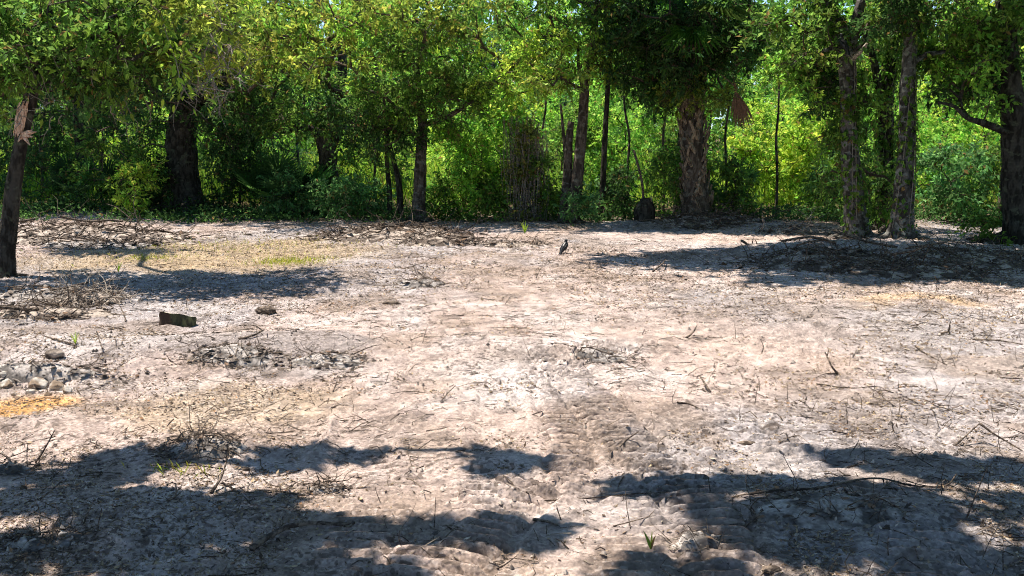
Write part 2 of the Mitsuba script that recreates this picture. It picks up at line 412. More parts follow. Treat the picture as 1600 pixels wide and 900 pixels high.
# ------------------------------------------------------------------ trees
def trunk_mesh(path, r, rng, bark=0.012, flare=0.35, sides=26, step=0.05):
    q = resample(np.column_stack([path, r]), step)
    c, rad = q[:, :3], q[:, 3]
    s = np.concatenate([[0], np.cumsum(np.linalg.norm(np.diff(c, axis=0), axis=1))])
    v, f = tube(c, np.ones(len(c)), sides)
    body = len(c) * sides
    ring = v[:body].reshape(len(c), sides, 3) - c[:, None]
    pt = c[:, None] + ring * rad[:, None, None]
    o = rng.uniform(0, 50)
    nz = meshkit.fbm(np.concatenate([pt[..., :2] * 24, pt[..., 2:] * 5], -1) + o, 3) - 0.5
    lump = meshkit.fbm(pt * 3.5 + o, 2) - 0.5
    a = np.arange(sides) * 2 * np.pi / sides
    lobes = 1 + flare * np.exp(-s / (1.6 * rad[0] + 0.05))[:, None] * (1 + 0.5 * np.sin(a * 3 + o) + 0.35 * np.sin(a * 5 + 2 * o))[None]
    R = rad[:, None] * lobes * (1 + 0.28 * lump) + bark * 2 * nz
    v[:body] = (c[:, None] + ring * R[..., None]).reshape(-1, 3)
    return v, f


def limb_net(roots, targets, rng, reach=0.35, thick=0.0075):
    """thin limbs that grow from the trunk's points towards every clump of leaves, each from the nearest limb already there"""
    R0 = np.array([np.asarray(r, float) for r in roots])
    nn = len(R0)
    nodes, plen, par = np.zeros((nn + 60 * len(targets), 3)), np.zeros(nn + 60 * len(targets)), [-1] * nn
    nodes[:nn] = R0
    order = np.argsort(np.linalg.norm(targets[:, None] - R0[None], axis=2).min(1))
    for k in order:
        t = targets[k]
        A = nodes[:nn]
        e = A - t
        d = np.sqrt((e * e).sum(1)) + reach * plen[:nn] + 0.4 * np.maximum(0, e[:, 2])
        i = int(np.argmin(d))
        s = nodes[i].copy()
        L = np.linalg.norm(t - s)
        n = min(50, max(2, int(L / 0.35)))
        side = rand_unit(rng, 1)[0] * L * 0.12
        last = i
        for j in range(1, n + 1):
            u = j / n
            w = s + (t - s) * u + side * math.sin(math.pi * u) + rng.normal(size=3) * 0.02 + np.array([0, 0, 0.12 * L * math.sin(math.pi * u)])
            nodes[nn], plen[nn] = w, plen[last] + L / n
            par.append(last)
            last = nn
            nn += 1
    nodes = nodes[:nn]
    cnt = np.ones(len(nodes))
    for i in range(len(nodes) - 1, len(roots) - 1, -1):
        if par[i] >= 0:
            cnt[par[i]] += cnt[i]
    A = nodes
    idx = np.arange(len(roots), len(nodes))
    pr = np.array(par)[idx]
    rad = thick * np.sqrt(np.minimum(cnt, 60)) ** 0.85
    r0 = np.where(pr < len(roots), rad[idx] * 1.15, np.minimum(rad[pr], rad[idx] * 1.6))
    ext = unit(A[idx] - A[pr]) * 0.01
    return prisms(A[pr] - ext, A[idx] + ext, r0, rad[idx], sides=5)


def clump_centres(rng, ells):
    out = []
    for c, r, n, *rest in ells:
        u = rand_unit(rng, n) * (rng.uniform(0.02, 1, (n, 1)) ** 0.42)
        out.append((c + u * r, c, rest))
    return out


def foliage(rng, ells, twigs=13, per=8, gaps=0.0, leaf=0.08, ratio=0.46, clump=0.29, flat=0.5, stems=True, up=0.15):
    """clumps of leafy twigs spread through ellipsoids (centre, radii, clumps, palette, scale of leaf): returns leaves (v, f, colour), twigs (v, f), centres"""
    VV, FF, CC, p0s, p1s, cent, n0 = [], [], [], [], [], [], 0
    for cs, c, rest in clump_centres(rng, ells):
        pal, sc = (list(rest) + ['oak', 1.0][len(rest):])[:2]
        dens = rest[2] if len(rest) > 2 else 1.0
        if gaps:
            cs = cs[np.maximum(meshkit.noise(cs * [2.6, 5.0, 1.0]), meshkit.noise(cs * [5.0, 9.0, 1.0] + 7)) > gaps]
        m = len(cs)
        if not m:
            continue
        cent.append(cs)
        tw, pr = max(4, int(twigs * dens)), per
        base = np.repeat(cs, tw, 0)
        out = unit(base - c)
        d = unit(rand_unit(rng, m * tw) * 1.0 + out * 0.35 + [0, 0, up])
        ln = clump * rng.uniform(0.55, 1.35, (m * tw, 1)) * (0.75 + 0.25 * sc)
        a = base + d * 0.03
        b = base + d * ln - [0, 0, 1] * ln * rng.uniform(0, 0.3, (m * tw, 1))
        p0s.append(a)
        p1s.append(b)
        t = np.tile(np.linspace(0.2, 1.0, pr), m * tw)[:, None] + rng.uniform(-0.06, 0.06, (m * tw * pr, 1))
        A, B, D = (np.repeat(x, pr, 0) for x in (a, b, d))
        pos = A + (B - A) * t
        nn = len(pos)
        dirs = unit(D * 0.6 + rand_unit(rng, nn) * 0.9 - [0, 0, 0.15])
        nrm = unit(rand_unit(rng, nn) * 0.75 + [0, 0, flat])
        L = leaf * sc * rng.uniform(0.5, 1.5, nn)
        v, f, col = leaves(pos, dirs, nrm, L, L * ratio * rng.uniform(0.8, 1.2, nn), leaf_colors(rng, pal, m * tw, pr), fold=rng.uniform(0.05, 0.3, (nn, 1)))
        VV.append(v)
        FF.append(f + n0)
        CC.append(col)
        n0 += len(v)
    tw = prisms(np.vstack(p0s), np.vstack(p1s), 0.0032, 0.0014) if stems else None
    return (np.vstack(VV), np.vstack(FF), np.vstack(CC)), tw, np.vstack(cent)


def E(px, py, y, rx, ry, depth, n, pal='oak', sc=1.0, dens=1.0):
    """an ellipsoid of leaf clumps given by where the photograph shows it"""
    c = P(px, py, y)
    s = y / FPX
    return (c, np.array([rx * s, depth, ry * s]), n, pal, sc, dens)


def W(x, y, z, rx, ry, rz, n, pal='oak', sc=2.0, dens=0.7):
    return (np.array([x, y, z], float), np.array([rx, ry, rz], float), n, pal, sc, dens)


def shade(x, y, h, rx, ry, rz, n, pal='oak', sc=1.5, dens=0.7):
    """an ellipsoid of leaf clumps at height h whose shade lies on the ground about (x, y)"""
    return W(x + SUN[0] / SUN[2] * h, y + SUN[1] / SUN[2] * h, h, rx, ry, rz, n, pal, sc, dens)


def tree(base, label, path, y, widths, bark, limbs=(), ells=(), high=(), top=None, seed=0, cat='tree', bark_amp=0.012, flare=0.35, roots_from=1.0, twig='twig_dark', vine=None, sides=26, group=None, ground=True, lean=0.0):
    """a trunk along a path seen in the photograph (it may go on above the frame to 'top'), limbs, and leaves where they are seen and above"""
    rng = np.random.default_rng(1000 + seed)
    key = thing(base, label, cat, group)
    ys = y if isinstance(y, (list, tuple)) else [y] * len(path)
    pts = [P(px, py, yy) for (px, py), yy in zip(path, ys)]
    r = [w * yy / FPX / 2 for w, yy in zip(widths, ys)]
    if ground:
        pts[0][2] = float(ground_z(pts[0][:1], pts[0][1:2])[0]) - 0.12
    if top is not None:
        d = pts[-1] - pts[-2]
        d = d / abs(d[2]) * 0.5
        n = 3
        for k in range(1, n + 1):
            h = (top - pts[-1][2]) / (n - k + 1)
            pts.append(pts[-1] + np.array([d[0] * h * 0.9 + rng.normal() * 0.1, rng.normal() * 0.1, h]))
            r.append(r[-1] * 0.72)
    r = np.array(r) * 0.84
    part(key, 'trunk', trunk_mesh(pts, r, rng, bark_amp, flare, sides), bark, True)
    if ground and widths[0] > 24:
        for k in range(6):
            a = k * 1.05 + rng.uniform(-0.3, 0.3)
            o = np.array([math.cos(a), math.sin(a), 0])
            L = r[0] * rng.uniform(1.6, 3.0)
            g0 = np.array([pts[0][0], pts[0][1], pts[0][2] + 0.12])
            rp = [g0 + o * r[0] * 0.55 + [0, 0, r[0] * 1.1], g0 + o * r[0] * 1.15 + [0, 0, r[0] * 0.3], g0 + o * (r[0] + L * 0.5) + [0, 0, 0.015], g0 + o * (r[0] + L) - [0, 0, 0.05]]
            part(key, 'root', trunk_mesh(rp, [r[0] * 0.34, r[0] * 0.34, r[0] * 0.2, r[0] * 0.08], rng, bark_amp * 0.5, 0.0, 9, 0.06), bark, True)
    roots = [q for q in resample(np.array(pts), 0.25) if q[2] > roots_from]
    for lp, lw, ly in limbs:
        lys = ly if isinstance(ly, (list, tuple)) else [ly] * len(lp)
        lpts = [P(px, py, yy) for (px, py), yy in zip(lp, lys)]
        lr = np.linspace(lw[0], lw[1], len(lpts)) * lys[0] / FPX / 2
        part(key, 'limb', trunk_mesh(lpts, lr, rng, bark_amp * 0.5, 0.0, 12), bark, True)
        roots += list(resample(np.array(lpts), 0.25))
    if ells:
        (v, f, c), tw, cent = foliage(rng, ells)
        part(key, 'crown', (v, f), 'leaf', False, color=c, kind='stuff')
        lv, lf = limb_net(roots, cent, rng)
        part(key, 'branches', join([(lv, lf), tw]), twig, False, kind='stuff')
    if high:
        (v, f, c), tw, cent = foliage(rng, high, twigs=11, per=9, stems=False, clump=0.42, gaps=0.42)
        part(key, 'upper_crown', (v, f), 'leaf', False, color=c, kind='stuff')
        lv, lf = limb_net(sorted(roots, key=lambda w: w[2])[-5:], cent, rng, thick=0.008)
        part(key, 'upper_branches', (lv, lf), twig, False, kind='stuff')
    if vine:
        z0, z1, n, pal, sz = vine
        q = resample(np.column_stack([pts, r]), 0.05)
        q = q[(q[:, 2] > z0) & (q[:, 2] < z1)]
        i = rng.integers(0, len(q), n)
        keep = meshkit.noise(np.column_stack([q[i, 2] * 3, i * 0, i * 0]) + seed) * 1.2 > rng.uniform(0, 1, n)
        i = i[keep]
        n = len(i)
        a = rng.uniform(0, 2 * np.pi, n)
        o = np.stack([np.cos(a), np.sin(a), 0 * a], 1)
        pos = q[i, :3] + o * (q[i, 3:4] * 1.05 + rng.uniform(0.0, 0.10, (n, 1)) ** 1.4)
        d = unit(o * 0.4 - [0, 0, 0.8] + rand_unit(rng, n) * 0.7)
        L = sz * rng.uniform(0.6, 1.3, n)
        v, f, c = leaves(pos, d, unit(o + [0, 0, 0.5] + rand_unit(rng, n) * 0.4), L, L * 0.75, leaf_colors(rng, pal, n))
        st = []
        for k in range(4):
            a0 = rng.uniform(0, 6)
            w = np.array([q[j, :3] + np.array([math.cos(a0 + j * 0.03), math.sin(a0 + j * 0.03), 0]) * q[j, 3] * 1.12 for j in range(0, len(q), 3)])
            if len(w) > 2:
                st.append(tube(w, 0.007, 5))
        part(key, 'vine', (v, f), 'leaf', False, color=c, kind='stuff')
        if st:
            part(key, 'vine_stem', join(st), 'twig_grey', True)
    return key, np.array(pts), r


# T1: the near tree at the left edge
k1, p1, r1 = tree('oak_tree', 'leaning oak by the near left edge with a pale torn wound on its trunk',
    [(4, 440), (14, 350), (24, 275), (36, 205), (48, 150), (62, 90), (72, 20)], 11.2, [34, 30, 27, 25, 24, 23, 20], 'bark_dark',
    limbs=[([(60, 100), (110, 60), (190, 20), (260, -30)], (10, 5), [11.2, 11.0, 10.8, 10.6]), ([(50, 150), (90, 120), (150, 105), (235, 80)], (6, 2), [11.2, 11.0, 10.9, 10.8]),
           ([(66, 60), (20, 20), (-40, -20)], (9, 5), [11.2, 11.3, 11.4])],
    ells=[E(130, 55, 11.0, 150, 80, 1.0, 44, 'oak', 1.0), E(110, 90, 10.8, 130, 50, 0.6, 12, 'oak', 0.95), E(40, 70, 11.4, 90, 75, 0.8, 30, 'oak', 1.0), E(270, 30, 11.4, 110, 70, 1.0, 30, 'olive', 0.95), E(180, 115, 11.2, 130, 40, 0.8, 16, 'deep', 0.95),
          E(10, 140, 12.2, 40, 40, 0.3, 5, 'oak', 0.9)],
    high=[shade(-5.7, 10.4, 4.8, 1.0, 0.5, 0.5, 30, 'oak', 1.6), shade(-2.9, 10.7, 4.6, 1.05, 0.26, 0.2, 30, 'oak', 1.4), shade(-5.4, 13.9, 5.2, 0.9, 0.4, 0.4, 34, 'oak', 1.8)], top=4.6, seed=1)
# torn wound: a long pale scar with splinters that stick out under it
rng = np.random.default_rng(5)


def scar():
    a, b = P(41, 165, 11.2), P(33, 212, 11.2)
    ax = unit(a - b)
    side, out = np.array([1.0, 0, 0]), np.array([0.1, -1.0, 0.15])
    n, m = 16, 15
    v = []
    for i in range(n):
        t = i / (n - 1)
        w = 0.058 * (0.92 + 0.14 * math.sin(math.pi * t)) * (0.9 + 0.16 * rng.random())
        c = b + (a - b) * t
        for j in range(m):
            u = j / (m - 1) * 2 - 1
            v.append(c + side * u * w + out * (0.094 + 0.034 * math.sqrt(max(0, 1 - u * u)) - 0.012 * abs(math.sin(u * 9 + t * 2)) + 0.004 * rng.normal()) + ax * 0.05 * rng.normal() * (i in (0, n - 1)))
    f = [[i * m + j, i * m + j + 1, (i + 1) * m + j + 1, (i + 1) * m + j] for i in range(n - 1) for j in range(m - 1)]
    return np.array(v), np.array(f)


part(k1, 'torn_wound', scar(), 'raw_wood', True, 'pale pink torn wound where a limb was ripped off')
for (ax, ay, bx, by, w) in ((36, 210, 57, 206, 8), (36, 212, 52, 214, 6), (37, 214, 47, 227, 6), (33, 213, 28, 222, 5), (38, 208, 50, 203, 4)):
    a, b = P(ax, ay, 11.08), P(bx, by, 10.95)
    part(k1, 'splinter', tube([a, (a + b) / 2 + [0, 0, 0.005], b], [w * 0.0035, w * 0.0028, 0.002], 5), 'raw_wood', False)


def bare_twigs(n, px, py, rx, ry, y, seed, ln=0.5, droop=0.5):
    """fine grey leafless twigs that hang in loose sprays"""
    rng = np.random.default_rng(seed)
    out = []
    for k in range(n):
        q = P(px + rng.uniform(-rx, rx), py + rng.uniform(-ry, ry), y + rng.uniform(-0.4, 0.4))
        d = unit(rand_unit(rng, 1)[0] + [0.1, 0, -droop])
        pts = [q]
        for j in range(6):
            d = unit(d + rng.normal(size=3) * 0.28 + [0, 0, -0.12 * droop])
            pts.append(pts[-1] + d * ln * rng.uniform(0.12, 0.22))
            if j in (1, 3) and rng.random() < 0.8:
                e = unit(d + rng.normal(size=3) * 0.6)
                out.append(tube([pts[-1], pts[-1] + e * ln * 0.18, pts[-1] + e * ln * 0.3 + rng.normal(size=3) * 0.03], [0.0035, 0.0026, 0.0015], 3))
        out.append(tube(pts, np.linspace(0.006, 0.0018, len(pts)), 4))
    return join(out)


part(k1, 'bare_twigs', bare_twigs(46, 325, 90, 45, 55, 11.0, 41), 'twig_grey', True, 'grey leafless twigs hanging in a loose spray', kind='stuff')
part(k1, 'bare_twigs', bare_twigs(40, 120, 130, 110, 60, 10.9, 42, 0.35), 'twig_grey', True, 'grey leafless twigs low on the crown', kind='stuff')

# the pale leafy spray that hangs from it: each of its leaves is a part
sp = thing('leafy_spray', 'bright yellow-green leafy spray hanging beside the grey bare twigs', 'leafy branch')
rng = np.random.default_rng(77)
spine = [P(252, 22, 10.8), P(262, 60, 10.7), P(275, 95, 10.65), P(283, 130, 10.6), P(300, 158, 10.6)]
part(sp, 'stem', tube(resample(spine, 0.05), 0.006, 6), 'twig_grey', True)
sq = resample(spine, 0.02)
for k in range(96):
    q = sq[rng.integers(2, len(sq))]
    d = unit(np.array([rng.normal() * 0.9, rng.normal() * 0.5, -0.45 + rng.normal() * 0.5]))
    base = q + d * rng.uniform(0.0, 0.12) + rng.normal(size=3) * [0.07, 0.05, 0.05]
    L = rng.uniform(0.07, 0.115)
    n = unit(np.array([0.2, -0.5, 0.8]) + rng.normal(size=3) * 0.5)
    s, u = unit(np.cross(n, d)), None
    u = np.cross(d, s)
    W_ = L * 0.42
    t = np.array([0, 0.25, 0.55, 0.8, 1.0])
    w = np.array([0.02, 0.42, 0.5, 0.3, 0.0]) * W_
    mid = base + d * (t * L)[:, None] - np.array([0, 0, 1]) * (t ** 2 * L * 0.2)[:, None]
    v = np.concatenate([mid, mid + s * w[:, None] + u * w[:, None] * 0.35, mid - s * w[:, None] + u * w[:, None] * 0.35])
    f = [[i, i + 1, 5 + i + 1, 5 + i] for i in range(4)] + [[i, 10 + i, 10 + i + 1, i + 1] for i in range(4)]
    c = np.array(PAL['pale' if rng.random() < 0.3 else 'lime'])[rng.integers(0, 3)] * rng.uniform(0.8, 1.2)
    part(sp, 'leaf', (v, np.array(f)), 'leaf', False, color=np.repeat(c[None], 15, 0))

# left background trunks and the dark canopy over them
tree('oak_tree', 'slim dark trunk between the torn leaning oak and the massive black trunk', [(128, 330), (128, 260), (122, 190), (118, 120), (112, 40)], 21.5, [26, 20, 18, 16, 14], 'bark_dark',
     limbs=[([(120, 175), (150, 140), (190, 110)], (9, 3), 21.5)],
     ells=[E(110, 120, 21.5, 140, 110, 1.5, 44, 'deep', 1.1), E(60, 40, 22.5, 110, 90, 1.5, 26, 'oak', 1.2)], high=[shade(-10.5, 21, 6.2, 2.0, 1.8, 1.2, 80, 'oak', 2.2)], top=6.5, seed=2)
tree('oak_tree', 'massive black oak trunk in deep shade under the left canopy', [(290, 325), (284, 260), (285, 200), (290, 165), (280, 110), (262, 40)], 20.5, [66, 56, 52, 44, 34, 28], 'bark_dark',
     limbs=[([(292, 175), (325, 145), (370, 110), (430, 80)], (26, 12), [20.5, 20.2, 19.8, 19.5]), ([(286, 180), (250, 150), (220, 120)], (18, 8), [20.5, 20.5, 20.6])],
     ells=[E(300, 130, 20.0, 150, 60, 1.3, 40, 'deep', 1.0), E(240, 60, 19.0, 140, 80, 1.3, 46, 'oak', 1.0), E(390, 180, 19.6, 90, 60, 1.0, 24, 'deep', 1.0), E(200, 190, 20.6, 90, 60, 1.0, 20, 'deep', 1.0)],
     high=[shade(-8.2, 20.6, 6.2, 2.6, 1.7, 1.0, 150, 'oak', 2.2), shade(-5.0, 20.8, 6.2, 2.2, 1.5, 1.0, 110, 'oak', 2.2), shade(-6.5, 18.9, 5.6, 2.6, 0.35, 0.4, 36, 'oak', 1.8)], top=7.0, seed=3, bark_amp=0.02)
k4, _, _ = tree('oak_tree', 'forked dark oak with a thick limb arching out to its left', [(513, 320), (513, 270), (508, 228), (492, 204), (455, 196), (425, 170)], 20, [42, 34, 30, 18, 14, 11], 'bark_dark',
     limbs=[([(510, 236), (524, 205), (520, 165), (535, 110), (530, 50)], (24, 12), 20), ([(470, 200), (440, 205), (412, 195), (390, 200)], (9, 3), 20)],
     ells=[E(470, 150, 19.5, 120, 60, 1.3, 44, 'oak', 1.0), E(380, 60, 18.0, 130, 80, 1.2, 34, 'olive', 1.0), E(400, 50, 17.7, 130, 80, 1.0, 18, 'oak', 1.0), E(500, 60, 17.5, 120, 75, 1.2, 32, 'olive', 1.0), E(520, 40, 17.6, 120, 60, 1.0, 18, 'bright', 1.0), E(540, 180, 19.0, 60, 45, 0.8, 16, 'deep', 1.0)],
     high=[shade(-3.2, 20.6, 6.0, 1.3, 1.2, 0.9, 40, 'oak', 2.2)], seed=4)
tree('oak_sapling', 'thin twin-stemmed sapling just left of the reddish brown oak', [(610, 342), (608, 295), (604, 240), (608, 180)], 18.8, [11, 9, 7, 5], 'bark_dark',
     limbs=[([(626, 342), (623, 285), (612, 240), (600, 190)], (11, 6), 18.7)], ells=[E(595, 190, 18.7, 60, 55, 0.7, 20, 'oak', 0.9)], seed=5, flare=0.1, bark_amp=0.004)
k6, _, _ = tree('oak_tree', 'reddish brown oak at the clearing edge with a long limb sweeping up to its right', [(652, 346), (656, 290), (658, 235), (660, 190), (654, 140), (648, 70), (650, 10)], 18.2, [27, 22, 20, 17, 13, 11, 9], 'bark_brown',
     limbs=[([(662, 195), (700, 182), (740, 155), (770, 130), (830, 80), (875, 52)], (9, 4), [18.2, 18.1, 18.0, 17.9, 17.8, 17.7]), ([(652, 150), (625, 170), (600, 150), (570, 140)], (6, 3), [18.2, 18.0, 17.8, 17.8])],
     ells=[E(640, 120, 18.0, 90, 70, 0.9, 34, 'oak', 1.0), E(700, 60, 17.6, 110, 70, 1.0, 40, 'oak', 1.0), E(600, 205, 17.9, 60, 40, 0.6, 16, 'deep', 0.95), E(660, 20, 17.2, 130, 40, 1.0, 24, 'olive', 1.0), E(790, 120, 17.9, 80, 45, 0.8, 22, 'lime', 1.0), E(715, 160, 17.8, 50, 35, 0.5, 12, 'oak', 1.0), E(655, 165, 17.9, 40, 35, 0.4, 8, 'oak', 1.0)],
     high=[W(-1.6, 19.6, 5.6, 1.2, 1.0, 0.8, 9, 'oak', 1.6)], top=5.2, seed=6)
tree('dead_stem', 'short leaning dark stem between the reddish oak and the split trunk', [(692, 325), (698, 270), (702, 235)], 20.5, [10, 9, 7], 'bark_dark', seed=7, flare=0.1, bark_amp=0.005, cat='dead tree')
k9, _, _ = tree('oak_tree', 'split twin oak trunk just left of the slim straight pole-like tree', [(893, 352), (900, 300), (906, 240), (911, 180), (913, 140)], 17.8, [26, 22, 20, 18, 16], 'bark_brown',
     limbs=[([(880, 352), (886, 290), (888, 230), (892, 190)], (20, 9), 17.9), ([(884, 250), (880, 205), (876, 162)], (6, 3), 17.9), ([(913, 145), (922, 100), (930, 60), (932, -10)], (11, 6), 17.8), ([(912, 140), (905, 110), (903, 70)], (8, 4), 17.8)],
     ells=[E(860, 90, 17.6, 80, 75, 0.8, 22, 'lime', 0.9), E(850, 120, 17.2, 60, 14, 0.4, 8, 'pale', 0.8), E(930, 50, 17.6, 60, 60, 0.8, 16, 'olive', 0.9), E(900, 10, 17.4, 110, 40, 0.9, 20, 'oak', 1.0)],
     high=[W(1.4, 18.8, 5.2, 1.2, 0.9, 0.8, 7, 'oak', 1.6)], seed=9)
tree('slim_tree', 'slim straight dark tree just left of the broken post', [(938, 352), (942, 290), (945, 220), (949, 150), (954, 90), (958, 10)], 18.2, [15, 11, 10, 9, 8, 7], 'bark_dark',
     ells=[E(960, 60, 18.4, 50, 70, 0.7, 16, 'oak', 0.9)], seed=10, flare=0.25, bark_amp=0.005)
tree('oak_tree', 'dark crowned oak whose thick foliage hangs over the palm trunk', [(1062, 345), (1066, 250), (1072, 170), (1068, 110), (1060, 40)], 18.9, [26, 24, 22, 19, 17], 'bark_dark',
     limbs=[([(1068, 120), (1110, 90), (1160, 70), (1210, 60)], (10, 4), [18.9, 18.3, 17.8, 17.6])],
     ells=[E(1060, 90, 17.6, 110, 75, 1.0, 64, 'deep', 1.0, 1.1), E(1020, 30, 17.4, 80, 60, 1.0, 34, 'deep', 1.0), E(1130, 50, 17.2, 80, 70, 1.0, 42, 'deep', 1.0), E(1090, 150, 17.5, 60, 25, 0.5, 14, 'olive', 0.9), E(1000, 110, 18.0, 50, 50, 0.6, 14, 'oak', 1.0)],
     high=[shade(3.3, 16.9, 5.0, 1.3, 0.7, 0.6, 90, 'oak', 2.2), W(2.6, 19.6, 5.2, 1.2, 0.8, 0.8, 40, 'oak', 2.2)], top=6.0, seed=12)
# right hand group
tree('oak_tree', 'vine-clad grey oak leaning left beside the straight mottled oak', [(1341, 374), (1334, 310), (1328, 240), (1325, 170), (1324, 110), (1316, 60), (1298, 20), (1282, -10)], 15.2, [42, 36, 31, 28, 28, 30, 26, 24], 'bark_grey',
     limbs=[([(1326, 80), (1336, 40), (1346, 0)], (20, 14), 15.2), ([(1326, 88), (1340, 76), (1357, 60)], (9, 6), [15.1, 15.0, 14.9]), ([(1318, 70), (1294, 78), (1262, 84), (1235, 102)], (7, 2), [15.2, 15.0, 14.9, 14.8])],
     ells=[E(1255, 60, 15.4, 80, 60, 0.9, 30, 'oak', 1.1), E(1330, 30, 15.8, 60, 50, 0.7, 12, 'oak', 1.0), E(1230, 120, 15.6, 60, 40, 0.6, 12, 'bright', 1.0), E(1290, 150, 15.8, 40, 40, 0.4, 12, 'deep', 1.0), E(1345, 190, 15.4, 45, 60, 0.5, 12, 'oak', 1.0), E(1370, 300, 15.9, 30, 55, 0.4, 10, 'oak', 0.9), E(1300, 250, 15.7, 25, 60, 0.3, 6, 'oak', 0.9)],
     high=[shade(2.5, 12.6, 5.2, 1.2, 0.55, 0.5, 80, 'oak', 2.0), shade(4.4, 12.3, 5.2, 1.4, 0.9, 0.6, 140, 'oak', 2.0), W(4.4, 16.2, 5.2, 1.0, 0.8, 0.6, 20, 'oak', 1.9)], top=5.2, seed=13, vine=(0.1, 3.4, 1700, 'oak', 0.08))
part(num('oak_tree') if False else 'oak_tree_%03d' % taken['oak_tree'], 'broken_limb', tube([P(1332, 92, 15.05), P(1345, 80, 14.9), P(1356, 68, 14.8)], [0.036, 0.032, 0.026], 9), 'dry_wood', True, 'pale broken limb stub')
tree('oak_tree', 'dark forked oak standing back between the vine-clad and the mottled trunk', [(1384, 348), (1382, 280), (1384, 210), (1384, 160), (1394, 110), (1398, 50), (1400, -10)], 16.6, [34, 28, 26, 24, 19, 16, 14], 'bark_dark',
     limbs=[([(1384, 165), (1372, 130), (1364, 90), (1350, 40)], (16, 9), 16.6)],
     ells=[E(1380, 60, 16.8, 80, 60, 0.8, 18, 'oak', 1.0), E(1360, 120, 16.8, 40, 30, 0.4, 7, 'bright', 1.0)], high=[W(6.4, 17.0, 5.6, 1.6, 1.2, 1.0, 30, 'oak', 2.0)], top=5.4, seed=14, vine=(0.2, 3.2, 1100, 'oak', 0.08))
tree('oak_tree', 'straight mottled grey oak with a dark branch leaving to its right', [(1407, 384), (1411, 320), (1415, 250), (1417, 180), (1419, 120), (1423, 60), (1421, -10)], 14.6, [46, 36, 31, 28, 26, 24, 23], 'bark_grey',
     limbs=[([(1424, 100), (1446, 86), (1480, 80), (1520, 62)], (11, 5), [14.6, 14.6, 14.5, 14.4]), ([(1424, 60), (1440, 30), (1470, -10)], (9, 5), 14.6)],
     ells=[E(1440, 30, 14.8, 90, 45, 0.9, 26, 'oak', 1.0), E(1500, 70, 14.6, 70, 45, 0.7, 20, 'oak', 1.1), E(1390, 20, 14.2, 60, 30, 0.6, 12, 'deep', 1.0)],
     high=[shade(5.9, 12.2, 5.4, 1.5, 1.2, 0.8, 150, 'oak', 2.0), shade(7.4, 12.4, 5.2, 1.2, 1.3, 0.7, 90, 'oak', 2.0)], top=6.4, seed=15, vine=(0.1, 2.4, 700, 'oak', 0.07))
tree('oak_tree', 'broad black oak trunk at the right edge with a crooked bare limb reaching left', [(1602, 392), (1594, 320), (1590, 250), (1585, 190), (1580, 120), (1574, 50)], 14.3, [74, 60, 54, 46, 34, 28], 'bark_dark',
     limbs=[([(1588, 214), (1562, 202), (1535, 192), (1512, 184), (1490, 166), (1466, 160)], (14, 4), [14.3, 14.2, 14.1, 14.0, 14.0, 14.0]), ([(1516, 186), (1504, 172), (1500, 155), (1484, 140)], (7, 3), 14.05), ([(1588, 200), (1564, 160), (1548, 110), (1530, 70)], (15, 7), [14.4, 14.6, 14.8, 15.0])],
     ells=[E(1540, 90, 14.6, 80, 75, 0.9, 20, 'deep', 1.0), E(1530, 100, 14.4, 80, 75, 0.9, 16, 'bright', 1.0), E(1590, 40, 14.2, 60, 70, 0.8, 22, 'oak', 1.0), E(1500, 135, 14.5, 50, 25, 0.4, 8, 'deep', 0.9), E(1470, 110, 15.0, 40, 30, 0.4, 6, 'oak', 0.9)],
     high=[W(7.9, 14.6, 5.4, 1.6, 1.6, 1.1, 80, 'oak', 2.0), shade(6.4, 10.9, 4.8, 1.4, 0.5, 0.4, 70, 'oak', 1.9), shade(3.6, 11.3, 5.0, 1.2, 0.28, 0.3, 40, 'oak', 1.8)], top=6.2, seed=16, bark_amp=0.018)
tree('slim_tree', 'thin grey pole of a tree close behind the broad black trunk', [(1562, 352), (1565, 290), (1568, 220), (1570, 150)], 18.6, [11, 9, 8, 6], 'bark_brown', seed=17, flare=0.1, bark_amp=0.004, ells=[E(1560, 150, 18.6, 40, 40, 0.5, 6, 'oak', 0.9)])

